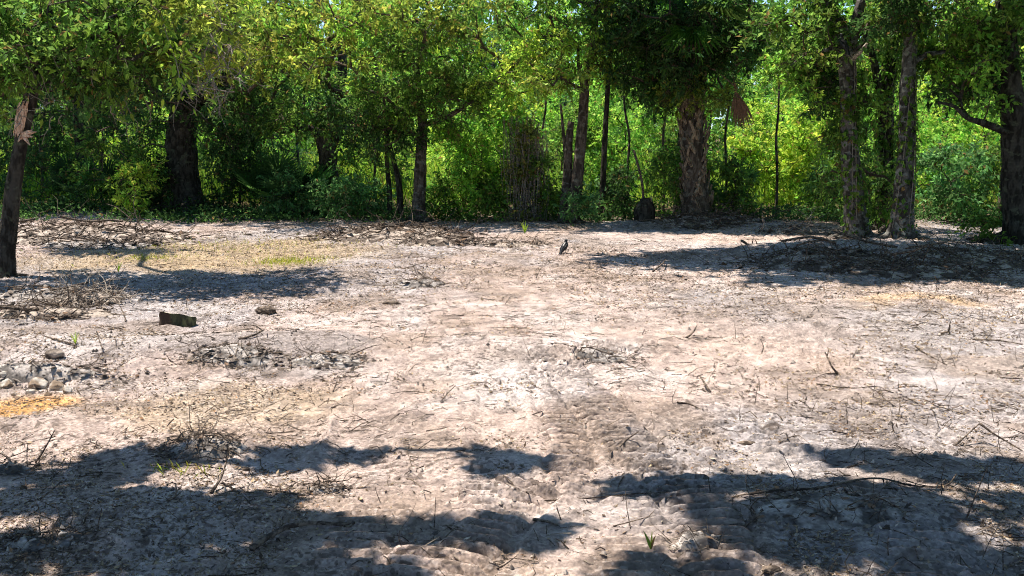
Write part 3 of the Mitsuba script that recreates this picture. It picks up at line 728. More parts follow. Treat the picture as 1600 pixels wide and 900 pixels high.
# trees whose trunks stand outside the frame; their limbs reach over the clearing and shade its front
for side, tpts, hs in (
    ('left', [[-6.4, 4.8, -0.2], [-6.3, 4.9, 1.5], [-6.2, 5.0, 3.0], [-5.9, 5.2, 4.1], [-5.4, 5.4, 4.8]],
     [shade(-0.75, 4.92, 4.0, 0.62, 0.10, 0.14, 34), shade(-0.2, 4.78, 4.0, 0.35, 0.05, 0.08, 8), shade(-1.75, 4.85, 4.0, 0.7, 0.13, 0.15, 24), shade(-2.1, 4.62, 4.1, 0.55, 0.08, 0.12, 12),
      shade(-1.7, 4.22, 4.0, 0.75, 0.10, 0.16, 36), shade(-1.2, 3.92, 4.1, 0.75, 0.12, 0.16, 44), shade(-1.9, 3.62, 4.2, 0.8, 0.14, 0.2, 40), shade(-0.9, 3.55, 4.2, 0.5, 0.12, 0.2, 22), shade(-0.15, 3.9, 4.0, 0.42, 0.07, 0.1, 18),
      shade(-3.5, 3.9, 4.4, 1.0, 0.45, 0.4, 50)]),
    ('right', [[4.5, 5.8, -0.2], [4.4, 5.9, 1.5], [4.3, 6.1, 3.0], [4.0, 6.3, 4.1], [3.4, 6.5, 4.7]],
     [shade(1.15, 4.42, 4.0, 0.7, 0.10, 0.14, 36), shade(0.75, 4.6, 4.0, 0.3, 0.05, 0.08, 8), shade(1.9, 4.2, 4.1, 0.75, 0.16, 0.2, 56), shade(2.3, 4.75, 4.0, 0.5, 0.14, 0.16, 40), shade(1.75, 4.95, 4.0, 0.3, 0.05, 0.08, 9),
      shade(1.6, 3.8, 4.1, 0.75, 0.14, 0.2, 50), shade(1.1, 4.05, 4.0, 0.4, 0.09, 0.12, 18), shade(0.85, 3.5, 4.2, 0.5, 0.10, 0.2, 18), shade(2.1, 3.5, 4.2, 0.7, 0.16, 0.2, 36), shade(3.4, 4.4, 4.3, 0.9, 0.8, 0.4, 70)])):
    rng = np.random.default_rng(1300 + len(side))
    key = thing('shade_oak', f'oak outside the {side} of view whose low limbs shade the front of the clearing', 'tree', 'oaks out of view that shade the front')
    part(key, 'trunk', trunk_mesh(tpts, [0.3, 0.25, 0.22, 0.16, 0.09], rng, 0.015, 0.3, 18, 0.1), 'bark_brown', True)
    hs = [(c_, r_, int(n_ * 1.9), p_, 1.25, 0.7) for c_, r_, n_, p_, *_ in hs]
    (v, f, c), tw, cent = foliage(rng, hs, twigs=11, per=8, clump=0.12, gaps=0.57)
    part(key, 'upper_crown', (v, f), 'leaf', False, color=c, kind='stuff')
    part(key, 'upper_branches', join([limb_net([q for q in resample(tpts, 0.25) if q[2] > 3.9], cent, rng, thick=0.007), tw]), 'twig_dark', kind='stuff')

for i, (tx, ty, sd) in enumerate(((-3.2, -3.0, 22), (2.6, -3.6, 23), (-6.0, 0.5, 24), (6.4, 0.2, 25))):
    # unseen oaks added so their crowns cut the sky light over the front
    rng = np.random.default_rng(1400 + i)
    key = thing('shade_oak', ('added oak behind the viewer on the left whose crown closes the sky', 'added oak behind the viewer on the right whose crown closes the sky', 'added unseen oak level with the viewer far out on the left', 'added unseen oak level with the viewer far out on the right')[i], 'tree', 'oaks out of view that shade the front')
    tpts = np.array([[tx, ty, -0.2], [tx + 0.1, ty, 2.5], [tx - 0.1, ty + 0.1, 5.2], [tx * 0.95, ty + 0.3, 9.2]])
    part(key, 'trunk', trunk_mesh(tpts, [0.3, 0.26, 0.22, 0.13], rng, 0.015, 0.3, 14, 0.15), 'bark_brown', True)
    cc_, rr_ = ((np.array([tx * 0.9, ty - 0.5, 8.0]), np.array([3.4, 3.4, 1.6])) if i < 2 else (np.array([tx * 0.6 - 1.0, 1.2, 11.0]), np.array([4.4, 3.4, 1.2])))
    (v, f, c), tw, cent = foliage(rng, [(cc_, rr_, 420, 'oak', 3.2, 0.7)], twigs=11, per=8, stems=False, clump=0.6)
    part(key, 'upper_crown', (v, f), 'leaf', False, color=c, kind='stuff')
    part(key, 'upper_branches', limb_net(resample(tpts, 0.4)[-6:], cent, rng, thick=0.011), 'twig_dark', kind='stuff')

# ------------------------------------------------------------------ the palm
pk = thing('cabbage_palm', 'thick palm trunk criss-crossed with old leaf bases under the dark hanging foliage', 'palm tree')
rng = np.random.default_rng(33)
pp = np.array([P(1090, 345, 17.6), P(1086, 290, 17.6), P(1083, 230, 17.6), P(1081, 170, 17.6), P(1080, 110, 17.6), P(1080, 20, 17.6)])
pp[0, 2] = float(ground_z(pp[:1, 0], pp[:1, 1])[0]) - 0.1
pr = np.array([54, 44, 40, 38, 36, 34]) * 17.6 / FPX / 2 * 0.82
part(pk, 'trunk', trunk_mesh(pp, pr, rng, 0.015, 0.15, 28), 'bark_brown', True)
q = resample(np.column_stack([pp, pr]), 0.02)
q = q[q[:, 2] > 0.25]
for k in range(110):
    i = int(k / 110 * (len(q) - 16))
    a = k * 2.39996
    o = np.array([math.cos(a), math.sin(a), 0])
    s = np.array([-math.sin(a), math.cos(a), 0]) * (1 if k % 2 else -1)
    b = q[i, :3] + o * q[i, 3] * 0.96
    w = rng.uniform(0.035, 0.055)
    Lb = rng.uniform(0.22, 0.34)
    tip = b + np.array([0, 0, Lb]) + s * Lb * 0.55 + o * rng.uniform(0.015, 0.06)
    m = (b + tip) / 2 + o * 0.012
    vv = []
    for c_, ww, th in ((b, w, 0.028), (m, w * 0.75, 0.024), (tip, w * 0.5, 0.014)):
        n_ = np.cross(unit(tip - b), o)
        vv += [c_ + n_ * ww - o * 0.01, c_ + o * th, c_ - n_ * ww - o * 0.01, c_ - o * 0.02]
    ff = [[r_ * 4 + j, r_ * 4 + (j + 1) % 4, (r_ + 1) * 4 + (j + 1) % 4, (r_ + 1) * 4 + j] for r_ in range(2) for j in range(4)] + [[8, 9, 10, 11], [3, 2, 1, 0]]
    part(pk, 'leaf_base', (np.array(vv), np.array(ff)), 'palm_boot')


def fan(base, d, petiole, length, n, spread, up, rng, fold=0.3, hang=0.0):
    """a fan frond: stalk and narrow leaflets"""
    d = unit(d)
    s = unit(np.cross(d, up))
    u = np.cross(s, d)
    hub = base + d * petiole
    parts = [tube([base, base + d * petiole * 0.5 + u * 0.02, hub], [0.012, 0.01, 0.008], 4)]
    for a in np.linspace(-spread, spread, n):
        e = unit(d * math.cos(a) + s * math.sin(a) + u * fold * abs(math.sin(a)) + rng.normal(size=3) * 0.03)
        w = unit(np.cross(e, u))
        L = length * rng.uniform(0.85, 1.05) * (0.75 + 0.25 * math.cos(a))
        g = np.array([0, 0, -1.0])
        p = [hub, hub + e * L * 0.5 + g * hang * L * 0.12, hub + e * L + g * L * (0.08 + hang * 0.6)]
        v = np.array([p[0], p[1] + w * 0.018, p[1] - w * 0.018, p[2]])
        parts.append((v, np.array([[0, 1, 3], [0, 3, 2]])))
    return join(parts)


top_ = pp[-1]
for k in range(16):
    a = k * 2.4
    el = 0.9 - 0.09 * k
    d = np.array([math.cos(a) * math.cos(el), math.sin(a) * math.cos(el), math.sin(el)])
    m = fan(top_, d, 0.7, 0.8, 24, 1.5, np.array([0, 0, 1.0]), rng, hang=0.5)
    part(pk, 'frond', m, 'leaf', False, color=np.repeat(leaf_colors(rng, 'oak', 1), len(m[0]), 0))
for (ax, ay, bx, by, n_) in ((1150, 138, 1162, 192, 26), (1148, 138, 1154, 176, 14)):
    a, b = P(ax, ay, 17.2), P(bx, by, 17.1)
    m = fan(a - unit(b - a) * 0.25, b - a, 0.3, np.linalg.norm(b - a) * 1.05, n_, 0.33, np.array([0, -1.0, 0.2]), rng, fold=0.2)
    part(pk, 'dead_frond', m, 'dead_leaf', False, 'reddish brown dead frond hanging folded' if n_ == 26 else None)
part(pk, 'dead_stalk', tube([P(1085, 100, 17.5), P(1120, 110, 17.3), P(1152, 138, 17.2)], [0.02, 0.016, 0.012], 6), 'palm_boot', True)

# ------------------------------------------------------------------ shrubs and undergrowth
rng_b = np.random.default_rng(900)


def shrub(base, label, px, py, y, rx, hpx, n, pal, sc=1.0, cat='shrub', stems=7, depth=0.6, leaf=0.078, seed=0, dens=1.0, bsd='leaf', flat=0.45, twig='twig_dark'):
    """a bush that stands on the ground: stems from one foot, leafy twigs through its volume"""
    rng = np.random.default_rng(2000 + seed)
    key = thing(base, label, cat)
    s = y / FPX
    c0 = P(px, py, y)
    foot = np.array([c0[0], y, float(ground_z(c0[:1], np.array([y]))[0])])
    h = hpx * s
    ells = [(foot + [0, 0, h * 0.55], np.array([rx * s, depth, h * 0.5]), n, pal, sc, dens)]
    (v, f, c), tw, cent = foliage(rng, ells, leaf=leaf, flat=flat, up=0.35, clump=0.3)
    part(key, 'foliage', (v, f), bsd, False, color=c, kind='stuff')
    roots = []
    for k in range(stems):
        a = rng.uniform(0, 2 * np.pi)
        tip = foot + [math.cos(a) * rx * s * 0.5, math.sin(a) * depth * 0.5, h * 0.6]
        roots += list(resample(np.array([foot + [math.cos(a) * 0.05, math.sin(a) * 0.05, -0.03], foot + (tip - foot) * 0.5 + rng.normal(size=3) * 0.05, tip]), 0.12))
    # stems start as limb nodes at the foot
    lv, lf = limb_net(roots[:stems], cent, rng, thick=0.004)
    part(key, 'stems', join([(lv, lf), tw]), twig, False, kind='stuff')
    return key


S = 0
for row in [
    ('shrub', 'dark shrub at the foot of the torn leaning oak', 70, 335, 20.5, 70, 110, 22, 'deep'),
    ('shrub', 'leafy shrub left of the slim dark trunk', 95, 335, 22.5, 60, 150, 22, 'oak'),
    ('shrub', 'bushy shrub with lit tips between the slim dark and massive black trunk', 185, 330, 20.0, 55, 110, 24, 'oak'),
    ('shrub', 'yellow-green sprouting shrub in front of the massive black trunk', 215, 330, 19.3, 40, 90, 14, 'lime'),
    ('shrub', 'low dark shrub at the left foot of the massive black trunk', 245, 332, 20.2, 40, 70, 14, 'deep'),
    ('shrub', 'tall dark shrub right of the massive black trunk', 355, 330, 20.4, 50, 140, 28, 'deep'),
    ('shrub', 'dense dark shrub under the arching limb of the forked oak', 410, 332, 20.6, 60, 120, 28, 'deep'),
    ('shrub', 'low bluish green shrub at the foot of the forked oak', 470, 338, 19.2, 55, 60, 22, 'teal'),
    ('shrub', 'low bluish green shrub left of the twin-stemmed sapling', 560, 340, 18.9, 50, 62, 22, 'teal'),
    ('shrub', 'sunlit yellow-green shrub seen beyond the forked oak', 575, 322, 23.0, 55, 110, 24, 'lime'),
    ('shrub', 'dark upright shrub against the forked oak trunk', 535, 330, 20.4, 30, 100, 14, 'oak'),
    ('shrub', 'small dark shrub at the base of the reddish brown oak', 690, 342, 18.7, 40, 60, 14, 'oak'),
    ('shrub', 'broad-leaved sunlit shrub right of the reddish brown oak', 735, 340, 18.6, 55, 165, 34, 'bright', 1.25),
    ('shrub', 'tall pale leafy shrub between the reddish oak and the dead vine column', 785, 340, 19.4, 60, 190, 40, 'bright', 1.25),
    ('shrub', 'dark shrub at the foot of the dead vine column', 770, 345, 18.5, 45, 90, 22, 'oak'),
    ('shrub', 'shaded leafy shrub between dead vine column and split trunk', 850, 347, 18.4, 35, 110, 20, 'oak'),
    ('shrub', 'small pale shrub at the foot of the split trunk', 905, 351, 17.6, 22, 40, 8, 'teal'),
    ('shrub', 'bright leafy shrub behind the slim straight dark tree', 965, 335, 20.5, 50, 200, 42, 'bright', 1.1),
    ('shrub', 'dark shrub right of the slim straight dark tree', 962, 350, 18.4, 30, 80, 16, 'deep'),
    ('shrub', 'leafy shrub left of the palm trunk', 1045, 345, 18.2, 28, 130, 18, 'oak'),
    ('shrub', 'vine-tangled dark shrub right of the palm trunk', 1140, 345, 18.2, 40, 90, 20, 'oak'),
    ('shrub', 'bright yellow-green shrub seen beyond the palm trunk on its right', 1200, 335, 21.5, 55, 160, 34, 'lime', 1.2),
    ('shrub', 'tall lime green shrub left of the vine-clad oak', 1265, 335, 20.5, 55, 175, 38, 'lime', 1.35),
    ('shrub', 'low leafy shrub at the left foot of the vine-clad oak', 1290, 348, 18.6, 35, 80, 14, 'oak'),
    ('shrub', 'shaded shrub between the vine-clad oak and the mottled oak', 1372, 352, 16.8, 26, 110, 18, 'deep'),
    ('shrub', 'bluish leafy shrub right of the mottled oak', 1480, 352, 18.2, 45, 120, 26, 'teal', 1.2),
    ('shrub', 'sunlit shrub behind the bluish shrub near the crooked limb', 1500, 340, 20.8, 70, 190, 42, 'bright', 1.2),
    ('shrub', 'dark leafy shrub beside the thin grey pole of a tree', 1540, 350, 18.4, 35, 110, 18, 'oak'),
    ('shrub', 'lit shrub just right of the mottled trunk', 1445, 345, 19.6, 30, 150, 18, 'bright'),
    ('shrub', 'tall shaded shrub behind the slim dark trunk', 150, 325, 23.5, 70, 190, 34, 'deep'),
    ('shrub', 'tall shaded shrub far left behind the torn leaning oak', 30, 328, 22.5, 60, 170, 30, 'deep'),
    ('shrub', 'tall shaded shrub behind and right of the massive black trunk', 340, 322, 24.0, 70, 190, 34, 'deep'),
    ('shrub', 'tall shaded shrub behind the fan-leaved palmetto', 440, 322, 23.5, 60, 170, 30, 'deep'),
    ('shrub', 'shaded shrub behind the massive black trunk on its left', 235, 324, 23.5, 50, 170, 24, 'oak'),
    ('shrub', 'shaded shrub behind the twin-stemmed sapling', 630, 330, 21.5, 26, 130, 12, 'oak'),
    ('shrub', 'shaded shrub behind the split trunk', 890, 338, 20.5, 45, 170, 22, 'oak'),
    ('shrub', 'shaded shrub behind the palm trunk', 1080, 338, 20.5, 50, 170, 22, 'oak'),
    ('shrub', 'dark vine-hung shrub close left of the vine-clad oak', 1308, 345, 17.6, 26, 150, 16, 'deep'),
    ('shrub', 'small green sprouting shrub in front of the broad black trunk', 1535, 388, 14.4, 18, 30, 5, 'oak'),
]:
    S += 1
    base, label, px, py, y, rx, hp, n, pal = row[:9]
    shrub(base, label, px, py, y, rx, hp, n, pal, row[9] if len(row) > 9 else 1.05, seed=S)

for i, (px, y, top_, lean_, where) in enumerate(((60, 21.5, 150, 8, 'behind the torn leaning oak'), (165, 20.8, 130, -12, 'between slim dark trunk and massive trunk'), (372, 20.9, 110, 6, 'right of the massive black trunk'), (395, 22.0, 100, -10, 'further right of the massive black trunk'),
        (462, 21.8, 120, 8, 'left of the forked dark oak'), (590, 21.0, 130, -6, 'left of the twin-stemmed sapling'), (722, 20.0, 100, 10, 'right of the reddish brown oak'), (765, 19.6, 90, -8, 'in the pale leafy shrubs'), (845, 19.2, 60, 5, 'right of the dead vine column'),
        (985, 19.6, 60, -6, 'right of the slim straight tree'), (1035, 19.4, 90, 4, 'left of the palm trunk'), (1132, 19.0, 80, 4, 'right of the palm trunk'), (1212, 18.8, 20, 3, 'left of the lime green shrub'))):
    tree('sapling', 'thin dark sapling stem ' + where, [(px, 345), (px + lean_ * 0.8, 280), (px + lean_ * 0.3, 215), (px + lean_ * 1.6, 160), (px + lean_ * 1.5, top_)], y, [6, 5, 4.5, 4, 3], 'bark_brown', seed=50 + i, flare=0.1, bark_amp=0.003, sides=8,
         ells=[E(px + lean_, top_ + 40, y, 34, 50, 0.4, 6, 'oak' if i % 2 else 'deep', 0.95)])
# the column of dead vines
dk = thing('dead_vine_column', 'brown column of dead vines left of the split trunk', 'dead vines')
rng = np.random.default_rng(51)
out = []
for k in range(150):
    px = 822 + rng.normal() * 15
    y0 = 18.1 + rng.normal() * 0.12
    pts = [P(px + rng.normal() * 5, 344 - t * rng.uniform(110, 165) * 1.0, y0) for t in (0, 0.3, 0.65, 1.0)]
    pts[0][2] = 0
    out.append(tube(resample(pts, 0.25), rng.uniform(0.003, 0.008), 3, False))
part(dk, 'dead_stem', join(out), 'twig_grey', True, kind='stuff')
(v, f, c), tw, _ = foliage(rng, [E(822, 270, 18.1, 24, 80, 0.25, 22, 'oak', 0.9)], stems=False)
part(dk, 'dead_leaves', (v, f), 'leaf', False, color=np.clip(c * [1.35, 0.85, 1.1], 0, 1), kind='stuff')

# fan-leaved palmettos
def palmetto(label, px, py, y, n, L, seed, pal='deep'):
    key = thing('saw_palmetto', label, 'palmetto')
    rng = np.random.default_rng(seed)
    c = P(px, py, y)
    c[2] = float(ground_z(c[:1], c[1:2])[0])
    for k in range(n):
        a, el = k * 2.4, rng.uniform(0.5, 1.35)
        d = np.array([math.cos(a) * math.cos(el), math.sin(a) * math.cos(el), math.sin(el)])
        m = fan(c + d * 0.05, d, rng.uniform(0.45, 0.85), L * rng.uniform(0.8, 1.15), 22, 1.35, np.array([0, -0.5, 1.0]), rng, hang=0.1)
        part(key, 'frond', m, 'leaf', False, color=np.repeat(leaf_colors(rng, pal, 1), len(m[0]), 0))


palmetto('fan-leaved palmetto left of the forked oak', 447, 330, 19.6, 16, 0.62, 61)
palmetto('fan-leaved palmetto among shrubs beside the slim dark trunk', 140, 330, 20.5, 12, 0.55, 62)
palmetto('small fan-leaved palmetto at the right side of the palm trunk', 1120, 345, 18.5, 8, 0.45, 63)

# broken post and the bent stick on it
bk = thing('broken_stub', 'squat dark rotten stub left of the palm', 'stump')
rng = np.random.default_rng(71)
b0 = P(1008, 350, 17.6)
b0[2] = float(ground_z(b0[:1], b0[1:2])[0]) - 0.05
v, f = trunk_mesh([b0, b0 + [0, 0, 0.16], b0 + [0.01, 0, 0.30], b0 + [0.02, 0, 0.42]], [0.15, 0.16, 0.14, 0.07], rng, 0.02, 0.2, 20, 0.04)
part(bk, 'body', (v, f), 'bark_dark', True)
part(bk, 'splinter', tube([b0 + [0.06, -0.05, 0.3], b0 + [0.09, -0.07, 0.4], b0 + [0.08, -0.06, 0.46]], [0.02, 0.015, 0.004], 5), 'dry_wood')
st = thing('leaning_stick', 'dark upright stick rising above the squat rotten stub', 'stick')
part(st, 'shaft', tube(resample([b0 + [-0.02, 0.05, 0.3], P(1003, 285, 17.6), P(998, 262, 17.7), P(990, 235, 17.9)], 0.1), [0.022] * len(resample([b0 + [-0.02, 0.05, 0.3], P(1003, 285, 17.6), P(998, 262, 17.7), P(990, 235, 17.9)], 0.1)), 6), 'stick_bark', True)

# ------------------------------------------------------------------ beyond the tree line: meadow, sunlit trees, far woods
rng = np.random.default_rng(88)
n = 52000
gx, gy = rng.uniform(-20, 20, n), 21.2 + 20 * rng.uniform(0, 1, n) ** 1.3
gh = rng.uniform(0.5, 1.25, n) * (0.6 + 0.8 * meshkit.noise(np.stack([gx * 0.5, gy * 0.5, gx * 0], 1)))
gz = ground_z(gx, gy)
pos = np.stack([gx, gy, gz], 1)
d = unit(np.stack([rng.normal(size=n) * 0.22, rng.normal(size=n) * 0.22, np.ones(n)], 1))
nr = unit(np.stack([rng.normal(size=n), rng.normal(size=n), 0.3 + 0 * gx], 1))
v, f, c = leaves(pos, d, nr, gh, rng.uniform(0.012, 0.03, n), leaf_colors(rng, 'lime', n) * [0.95, 0.95, 0.95], fold=0.1, droop=0.12)
add('meadow_grass', (v, f), 'blade', False, color=c)
tag('meadow_grass', 'tall sunlit yellow-green grass in the open ground beyond the trees', 'grass', kind='stuff')

for kind, (pal, lf_, hh) in enumerate((('bright', 0.13, 6.0), ('oak', 0.13, 7.0), ('lime', 0.12, 4.5))):
    rng = np.random.default_rng(300 + kind)
    tp = np.array([[0, 0, -0.2], [0.1, 0, hh * 0.25], [0.0, 0.1, hh * 0.5], [0.15, 0, hh * 0.8]])
    tm = trunk_mesh(tp, [0.16, 0.13, 0.1, 0.05], rng, 0.01, 0.3, 12, 0.15)
    ells = [(np.array([0, 0, hh * 0.62]), np.array([1.7, 1.7, hh * 0.34]), 58, pal, 1.0), (np.array([0.3, 0, hh * 0.3]), np.array([1.6, 1.6, hh * 0.26]), 30, pal, 1.0), (np.array([-0.3, 0.2, hh * 0.5]), np.array([1.3, 1.3, hh * 0.4]), 16, 'teal', 1.0)]
    (v, f, c), tw, cent = foliage(rng, ells, twigs=10, per=8, leaf=lf_, clump=0.42, stems=False, flat=0.35)
    lv, lf2 = limb_net([q for q in resample(tp, 0.3) if q[2] > 0.5], cent, rng, thick=0.009)
    scene[f'back_tree_kind_{kind}'] = {'type': 'shapegroup', 'trunk': mikit.ply(tm, 'bark_brown', True), 'branches': mikit.ply((lv, lf2), 'twig_dark'), 'crown': mikit.ply((v, f), 'leaf', color=c)}
rng = np.random.default_rng(505)
for side, word in ((-1, 'left'), (1, 'right')):  # unseen trees added to lower the sky light in the clearing
    for k in range(6):
        y = 1.0 + k * 3.4 + rng.uniform(-0.6, 0.6)
        x = side * (0.53 * y + (8.4 if side < 0 else 4.6) + rng.uniform(0, 1.2))
        key = num('added_side_tree')
        w, h = rng.uniform(1.25, 1.5), rng.uniform(1.35, 1.7)
        scene[key] = {'type': 'instance', 'shapegroup': {'type': 'ref', 'id': 'back_tree_kind_%d' % (k % 2)}, 'to_world': T().translate([x, y, 0.0]).rotate([0, 0, 1], float(rng.uniform(0, 360))).scale([w, w, h])}
        tag(key, 'added unseen leafy tree on the %s side of the clearing, %s from the viewer' % (word, ('nearest', 'second', 'third', 'fourth', 'fifth', 'farthest')[k]), 'tree', 'added unseen trees round the clearing')
rng = np.random.default_rng(404)
MARKS = [(-900, 'the torn leaning oak'), (20, 'the torn leaning oak'), (122, 'the slim dark trunk'), (285, 'the massive black trunk'), (510, 'the forked dark oak'), (655, 'the reddish brown oak'), (822, 'the dead vine column'), (905, 'the split trunk'),
         (948, 'the slim straight tree'), (1083, 'the palm trunk'), (1330, 'the vine-clad oak'), (1384, 'the dark forked oak'), (1416, 'the mottled oak'), (1588, 'the broad black trunk'), (2600, 'the broad black trunk')]
seen_labels = {}
for row, (row_y, n, hgt, what) in enumerate(((22.8, 9, 1.25, 'low bush'), (25.3, 13, 2.0, 'bush'), (28.6, 15, 2.9, 'tall bush'), (33.0, 16, 3.9, 'small tree'), (38.5, 17, 5.4, 'tree'), (45.0, 20, 9.0, 'tall tree'))):
    for i in range(n):
        u, y = (i + 0.5 + rng.uniform(-0.35, 0.35)) / n * 2 - 1, row_y + rng.uniform(-1.0, 1.0)
        x = u * (0.56 * y + 0.8)
        pxx = 800 + x / y * 1600
        if y < 27 and (530 < pxx < 640 or 960 < pxx < 1060):
            continue
        kind = int(rng.choice([0, 1, 2], p=[0.6, 0.15, 0.25]))
        s = hgt * rng.uniform(0.85, 1.2) / (6.0, 7.0, 4.5)[kind]
        w = (0.35 + 0.65 * s) * rng.uniform(0.8, 1.1)
        key = num('background_bush' if row < 3 else 'background_tree')
        scene[key] = {'type': 'instance', 'shapegroup': {'type': 'ref', 'id': f'back_tree_kind_{kind}'},
                      'to_world': T().translate([x, y, float(ground_z(np.array([x]), np.array([y]))[0])]).rotate([0, 0, 1], float(rng.uniform(0, 360))).scale([w, w, s])}
        b = next(k for k in range(1, len(MARKS)) if pxx < MARKS[k][0])
        near = MARKS[b - 1][1] if abs(pxx - MARKS[b - 1][0]) < abs(pxx - MARKS[b][0]) else MARKS[b][1]
        place = ('just right of ' if near == MARKS[b - 1][1] else 'just left of ') + near if MARKS[b - 1][1] != MARKS[b][1] else 'past the edge beside ' + near
        text = f"{('mid green', 'dark green', 'yellow-green')[kind]} {what} seen far behind and {place}"
        seen_labels.setdefault(text, []).append(key)
        tag(key, text, 'bush' if row < 3 else 'tree', 'growth beyond the tree line')
for text, keys in seen_labels.items():
    if len(keys) > 1:
        keys.sort(key=lambda k: np.array(scene[k]['to_world'].matrix)[0, 3] / np.array(scene[k]['to_world'].matrix)[1, 3])
        for k, word in zip(keys, ('the first from the left', 'the second from the left', 'the third from the left', 'the fourth from the left', 'the fifth', 'the sixth')):
            labels[k]['label'] = text.replace(' seen far behind and', ' far behind') + ', ' + word.replace('the ', '').replace(' from the left', ' from left')

rng = np.random.default_rng(99)
n = 46000
wx, wy, wz = rng.uniform(-46, 46, n), rng.uniform(52, 60, n), rng.uniform(0, 1, n) ** 0.75 * 16
keep = meshkit.fbm(np.stack([wx * 0.5, wy * 0.3, wz * 0.6], 1), 2) + 0.25 * (1 - wz / 16) > 0.40
wx, wy, wz = wx[keep], wy[keep], wz[keep]
n = len(wx)
v, f, c = leaves(np.stack([wx, wy, wz], 1), rand_unit(rng, n), unit(rand_unit(rng, n) + [0, 0, 0.8]), rng.uniform(0.35, 0.6, n), rng.uniform(0.22, 0.36, n), leaf_colors(rng, 'bright', n))
add('far_woods', (v, f), 'leaf', False, color=c)
tag('far_woods', 'far-off woods that close the view behind the sunlit trees', 'woods', kind='stuff')

# low growth along the edge of the clearing
rng = np.random.default_rng(111)
n = 30000
ex = rng.uniform(-12, 12, n)
ey = 19.0 + 1.4 * rng.normal(size=n) * 0.7 - np.clip(ex, 0, 9) * 0.06
keep = (ey > 17.9 - np.clip(ex - 1, 0, 8) * 0.12) & (meshkit.fbm(np.stack([ex * 0.9, ey * 0.8, ex * 0], 1), 2) > 0.40)
ex, ey = ex[keep], ey[keep]
n = len(ex)
ez = ground_z(ex, ey) + rng.uniform(0.02, 0.42, n) * meshkit.noise(np.stack([ex * 1.4, ey * 1.4, ex * 0], 1))
v, f, c = leaves(np.stack([ex, ey, ez], 1), unit(rand_unit(rng, n) + [0, 0, 0.3]), unit(rand_unit(rng, n) * 0.6 + [0, 0, 1]), rng.uniform(0.05, 0.1, n), rng.uniform(0.025, 0.05, n), leaf_colors(rng, 'deep', n))
add('undergrowth', (v, f), 'leaf', False, color=c)
tag('undergrowth', 'low leafy growth on the ground along the tree line', 'undergrowth', kind='stuff')

# ------------------------------------------------------------------ litter on the ground
def scatter(rng, n, near, far, power=1.0):
    """n points over the part of the clearing that is in view, denser near"""
    y = near + (far - near) * rng.uniform(0, 1, n) ** power
    x = rng.uniform(-1, 1, n) * (0.53 * y + 0.15)
    return x, y


rng = np.random.default_rng(121)
x, y = scatter(rng, 420000, 3.2, 19.5, 1.4)
p3 = np.stack([x, y, x * 0], 1)
den = meshkit.fbm(p3 * [1.0, 0.8, 1] + 21, 3) * 0.55 + meshkit.fbm(p3 * [5.5, 6, 1] + 4, 3) * 0.62
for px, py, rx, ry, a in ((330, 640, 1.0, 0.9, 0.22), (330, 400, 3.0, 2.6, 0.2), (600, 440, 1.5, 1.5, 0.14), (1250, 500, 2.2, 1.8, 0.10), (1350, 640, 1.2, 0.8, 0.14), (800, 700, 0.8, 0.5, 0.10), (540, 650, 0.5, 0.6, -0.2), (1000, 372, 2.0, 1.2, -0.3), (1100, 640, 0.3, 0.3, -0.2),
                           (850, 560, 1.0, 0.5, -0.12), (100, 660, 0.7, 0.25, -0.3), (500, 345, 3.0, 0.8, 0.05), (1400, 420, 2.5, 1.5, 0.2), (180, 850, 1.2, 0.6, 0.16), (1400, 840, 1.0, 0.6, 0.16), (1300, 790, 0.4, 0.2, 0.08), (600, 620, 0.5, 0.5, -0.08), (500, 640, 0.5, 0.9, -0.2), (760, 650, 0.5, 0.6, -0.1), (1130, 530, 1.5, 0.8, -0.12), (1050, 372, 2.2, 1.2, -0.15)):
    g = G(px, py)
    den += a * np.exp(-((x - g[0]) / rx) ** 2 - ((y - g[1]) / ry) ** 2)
tr = tracks(x, y)
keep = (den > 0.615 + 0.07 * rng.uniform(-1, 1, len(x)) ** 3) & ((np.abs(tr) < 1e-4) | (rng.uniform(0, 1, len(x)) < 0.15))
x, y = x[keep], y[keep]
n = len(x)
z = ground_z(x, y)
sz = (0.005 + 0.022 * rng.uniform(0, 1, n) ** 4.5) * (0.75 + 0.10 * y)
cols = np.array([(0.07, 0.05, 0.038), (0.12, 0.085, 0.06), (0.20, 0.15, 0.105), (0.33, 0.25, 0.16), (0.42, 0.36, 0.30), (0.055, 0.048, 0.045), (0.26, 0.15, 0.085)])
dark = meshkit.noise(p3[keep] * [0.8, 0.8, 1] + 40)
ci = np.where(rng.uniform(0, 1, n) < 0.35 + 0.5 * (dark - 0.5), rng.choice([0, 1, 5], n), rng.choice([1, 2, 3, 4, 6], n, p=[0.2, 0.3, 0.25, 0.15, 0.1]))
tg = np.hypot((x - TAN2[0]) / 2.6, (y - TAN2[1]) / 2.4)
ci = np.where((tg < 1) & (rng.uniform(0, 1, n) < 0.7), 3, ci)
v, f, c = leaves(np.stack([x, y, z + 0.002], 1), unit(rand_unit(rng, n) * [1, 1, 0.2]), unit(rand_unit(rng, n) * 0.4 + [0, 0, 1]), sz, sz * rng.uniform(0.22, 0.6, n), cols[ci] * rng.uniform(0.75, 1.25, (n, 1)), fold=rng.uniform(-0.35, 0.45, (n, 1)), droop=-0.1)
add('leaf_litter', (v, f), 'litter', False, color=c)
tag('leaf_litter', 'dry leaves, bark and wood chips strewn over the sand', 'litter', kind='stuff')

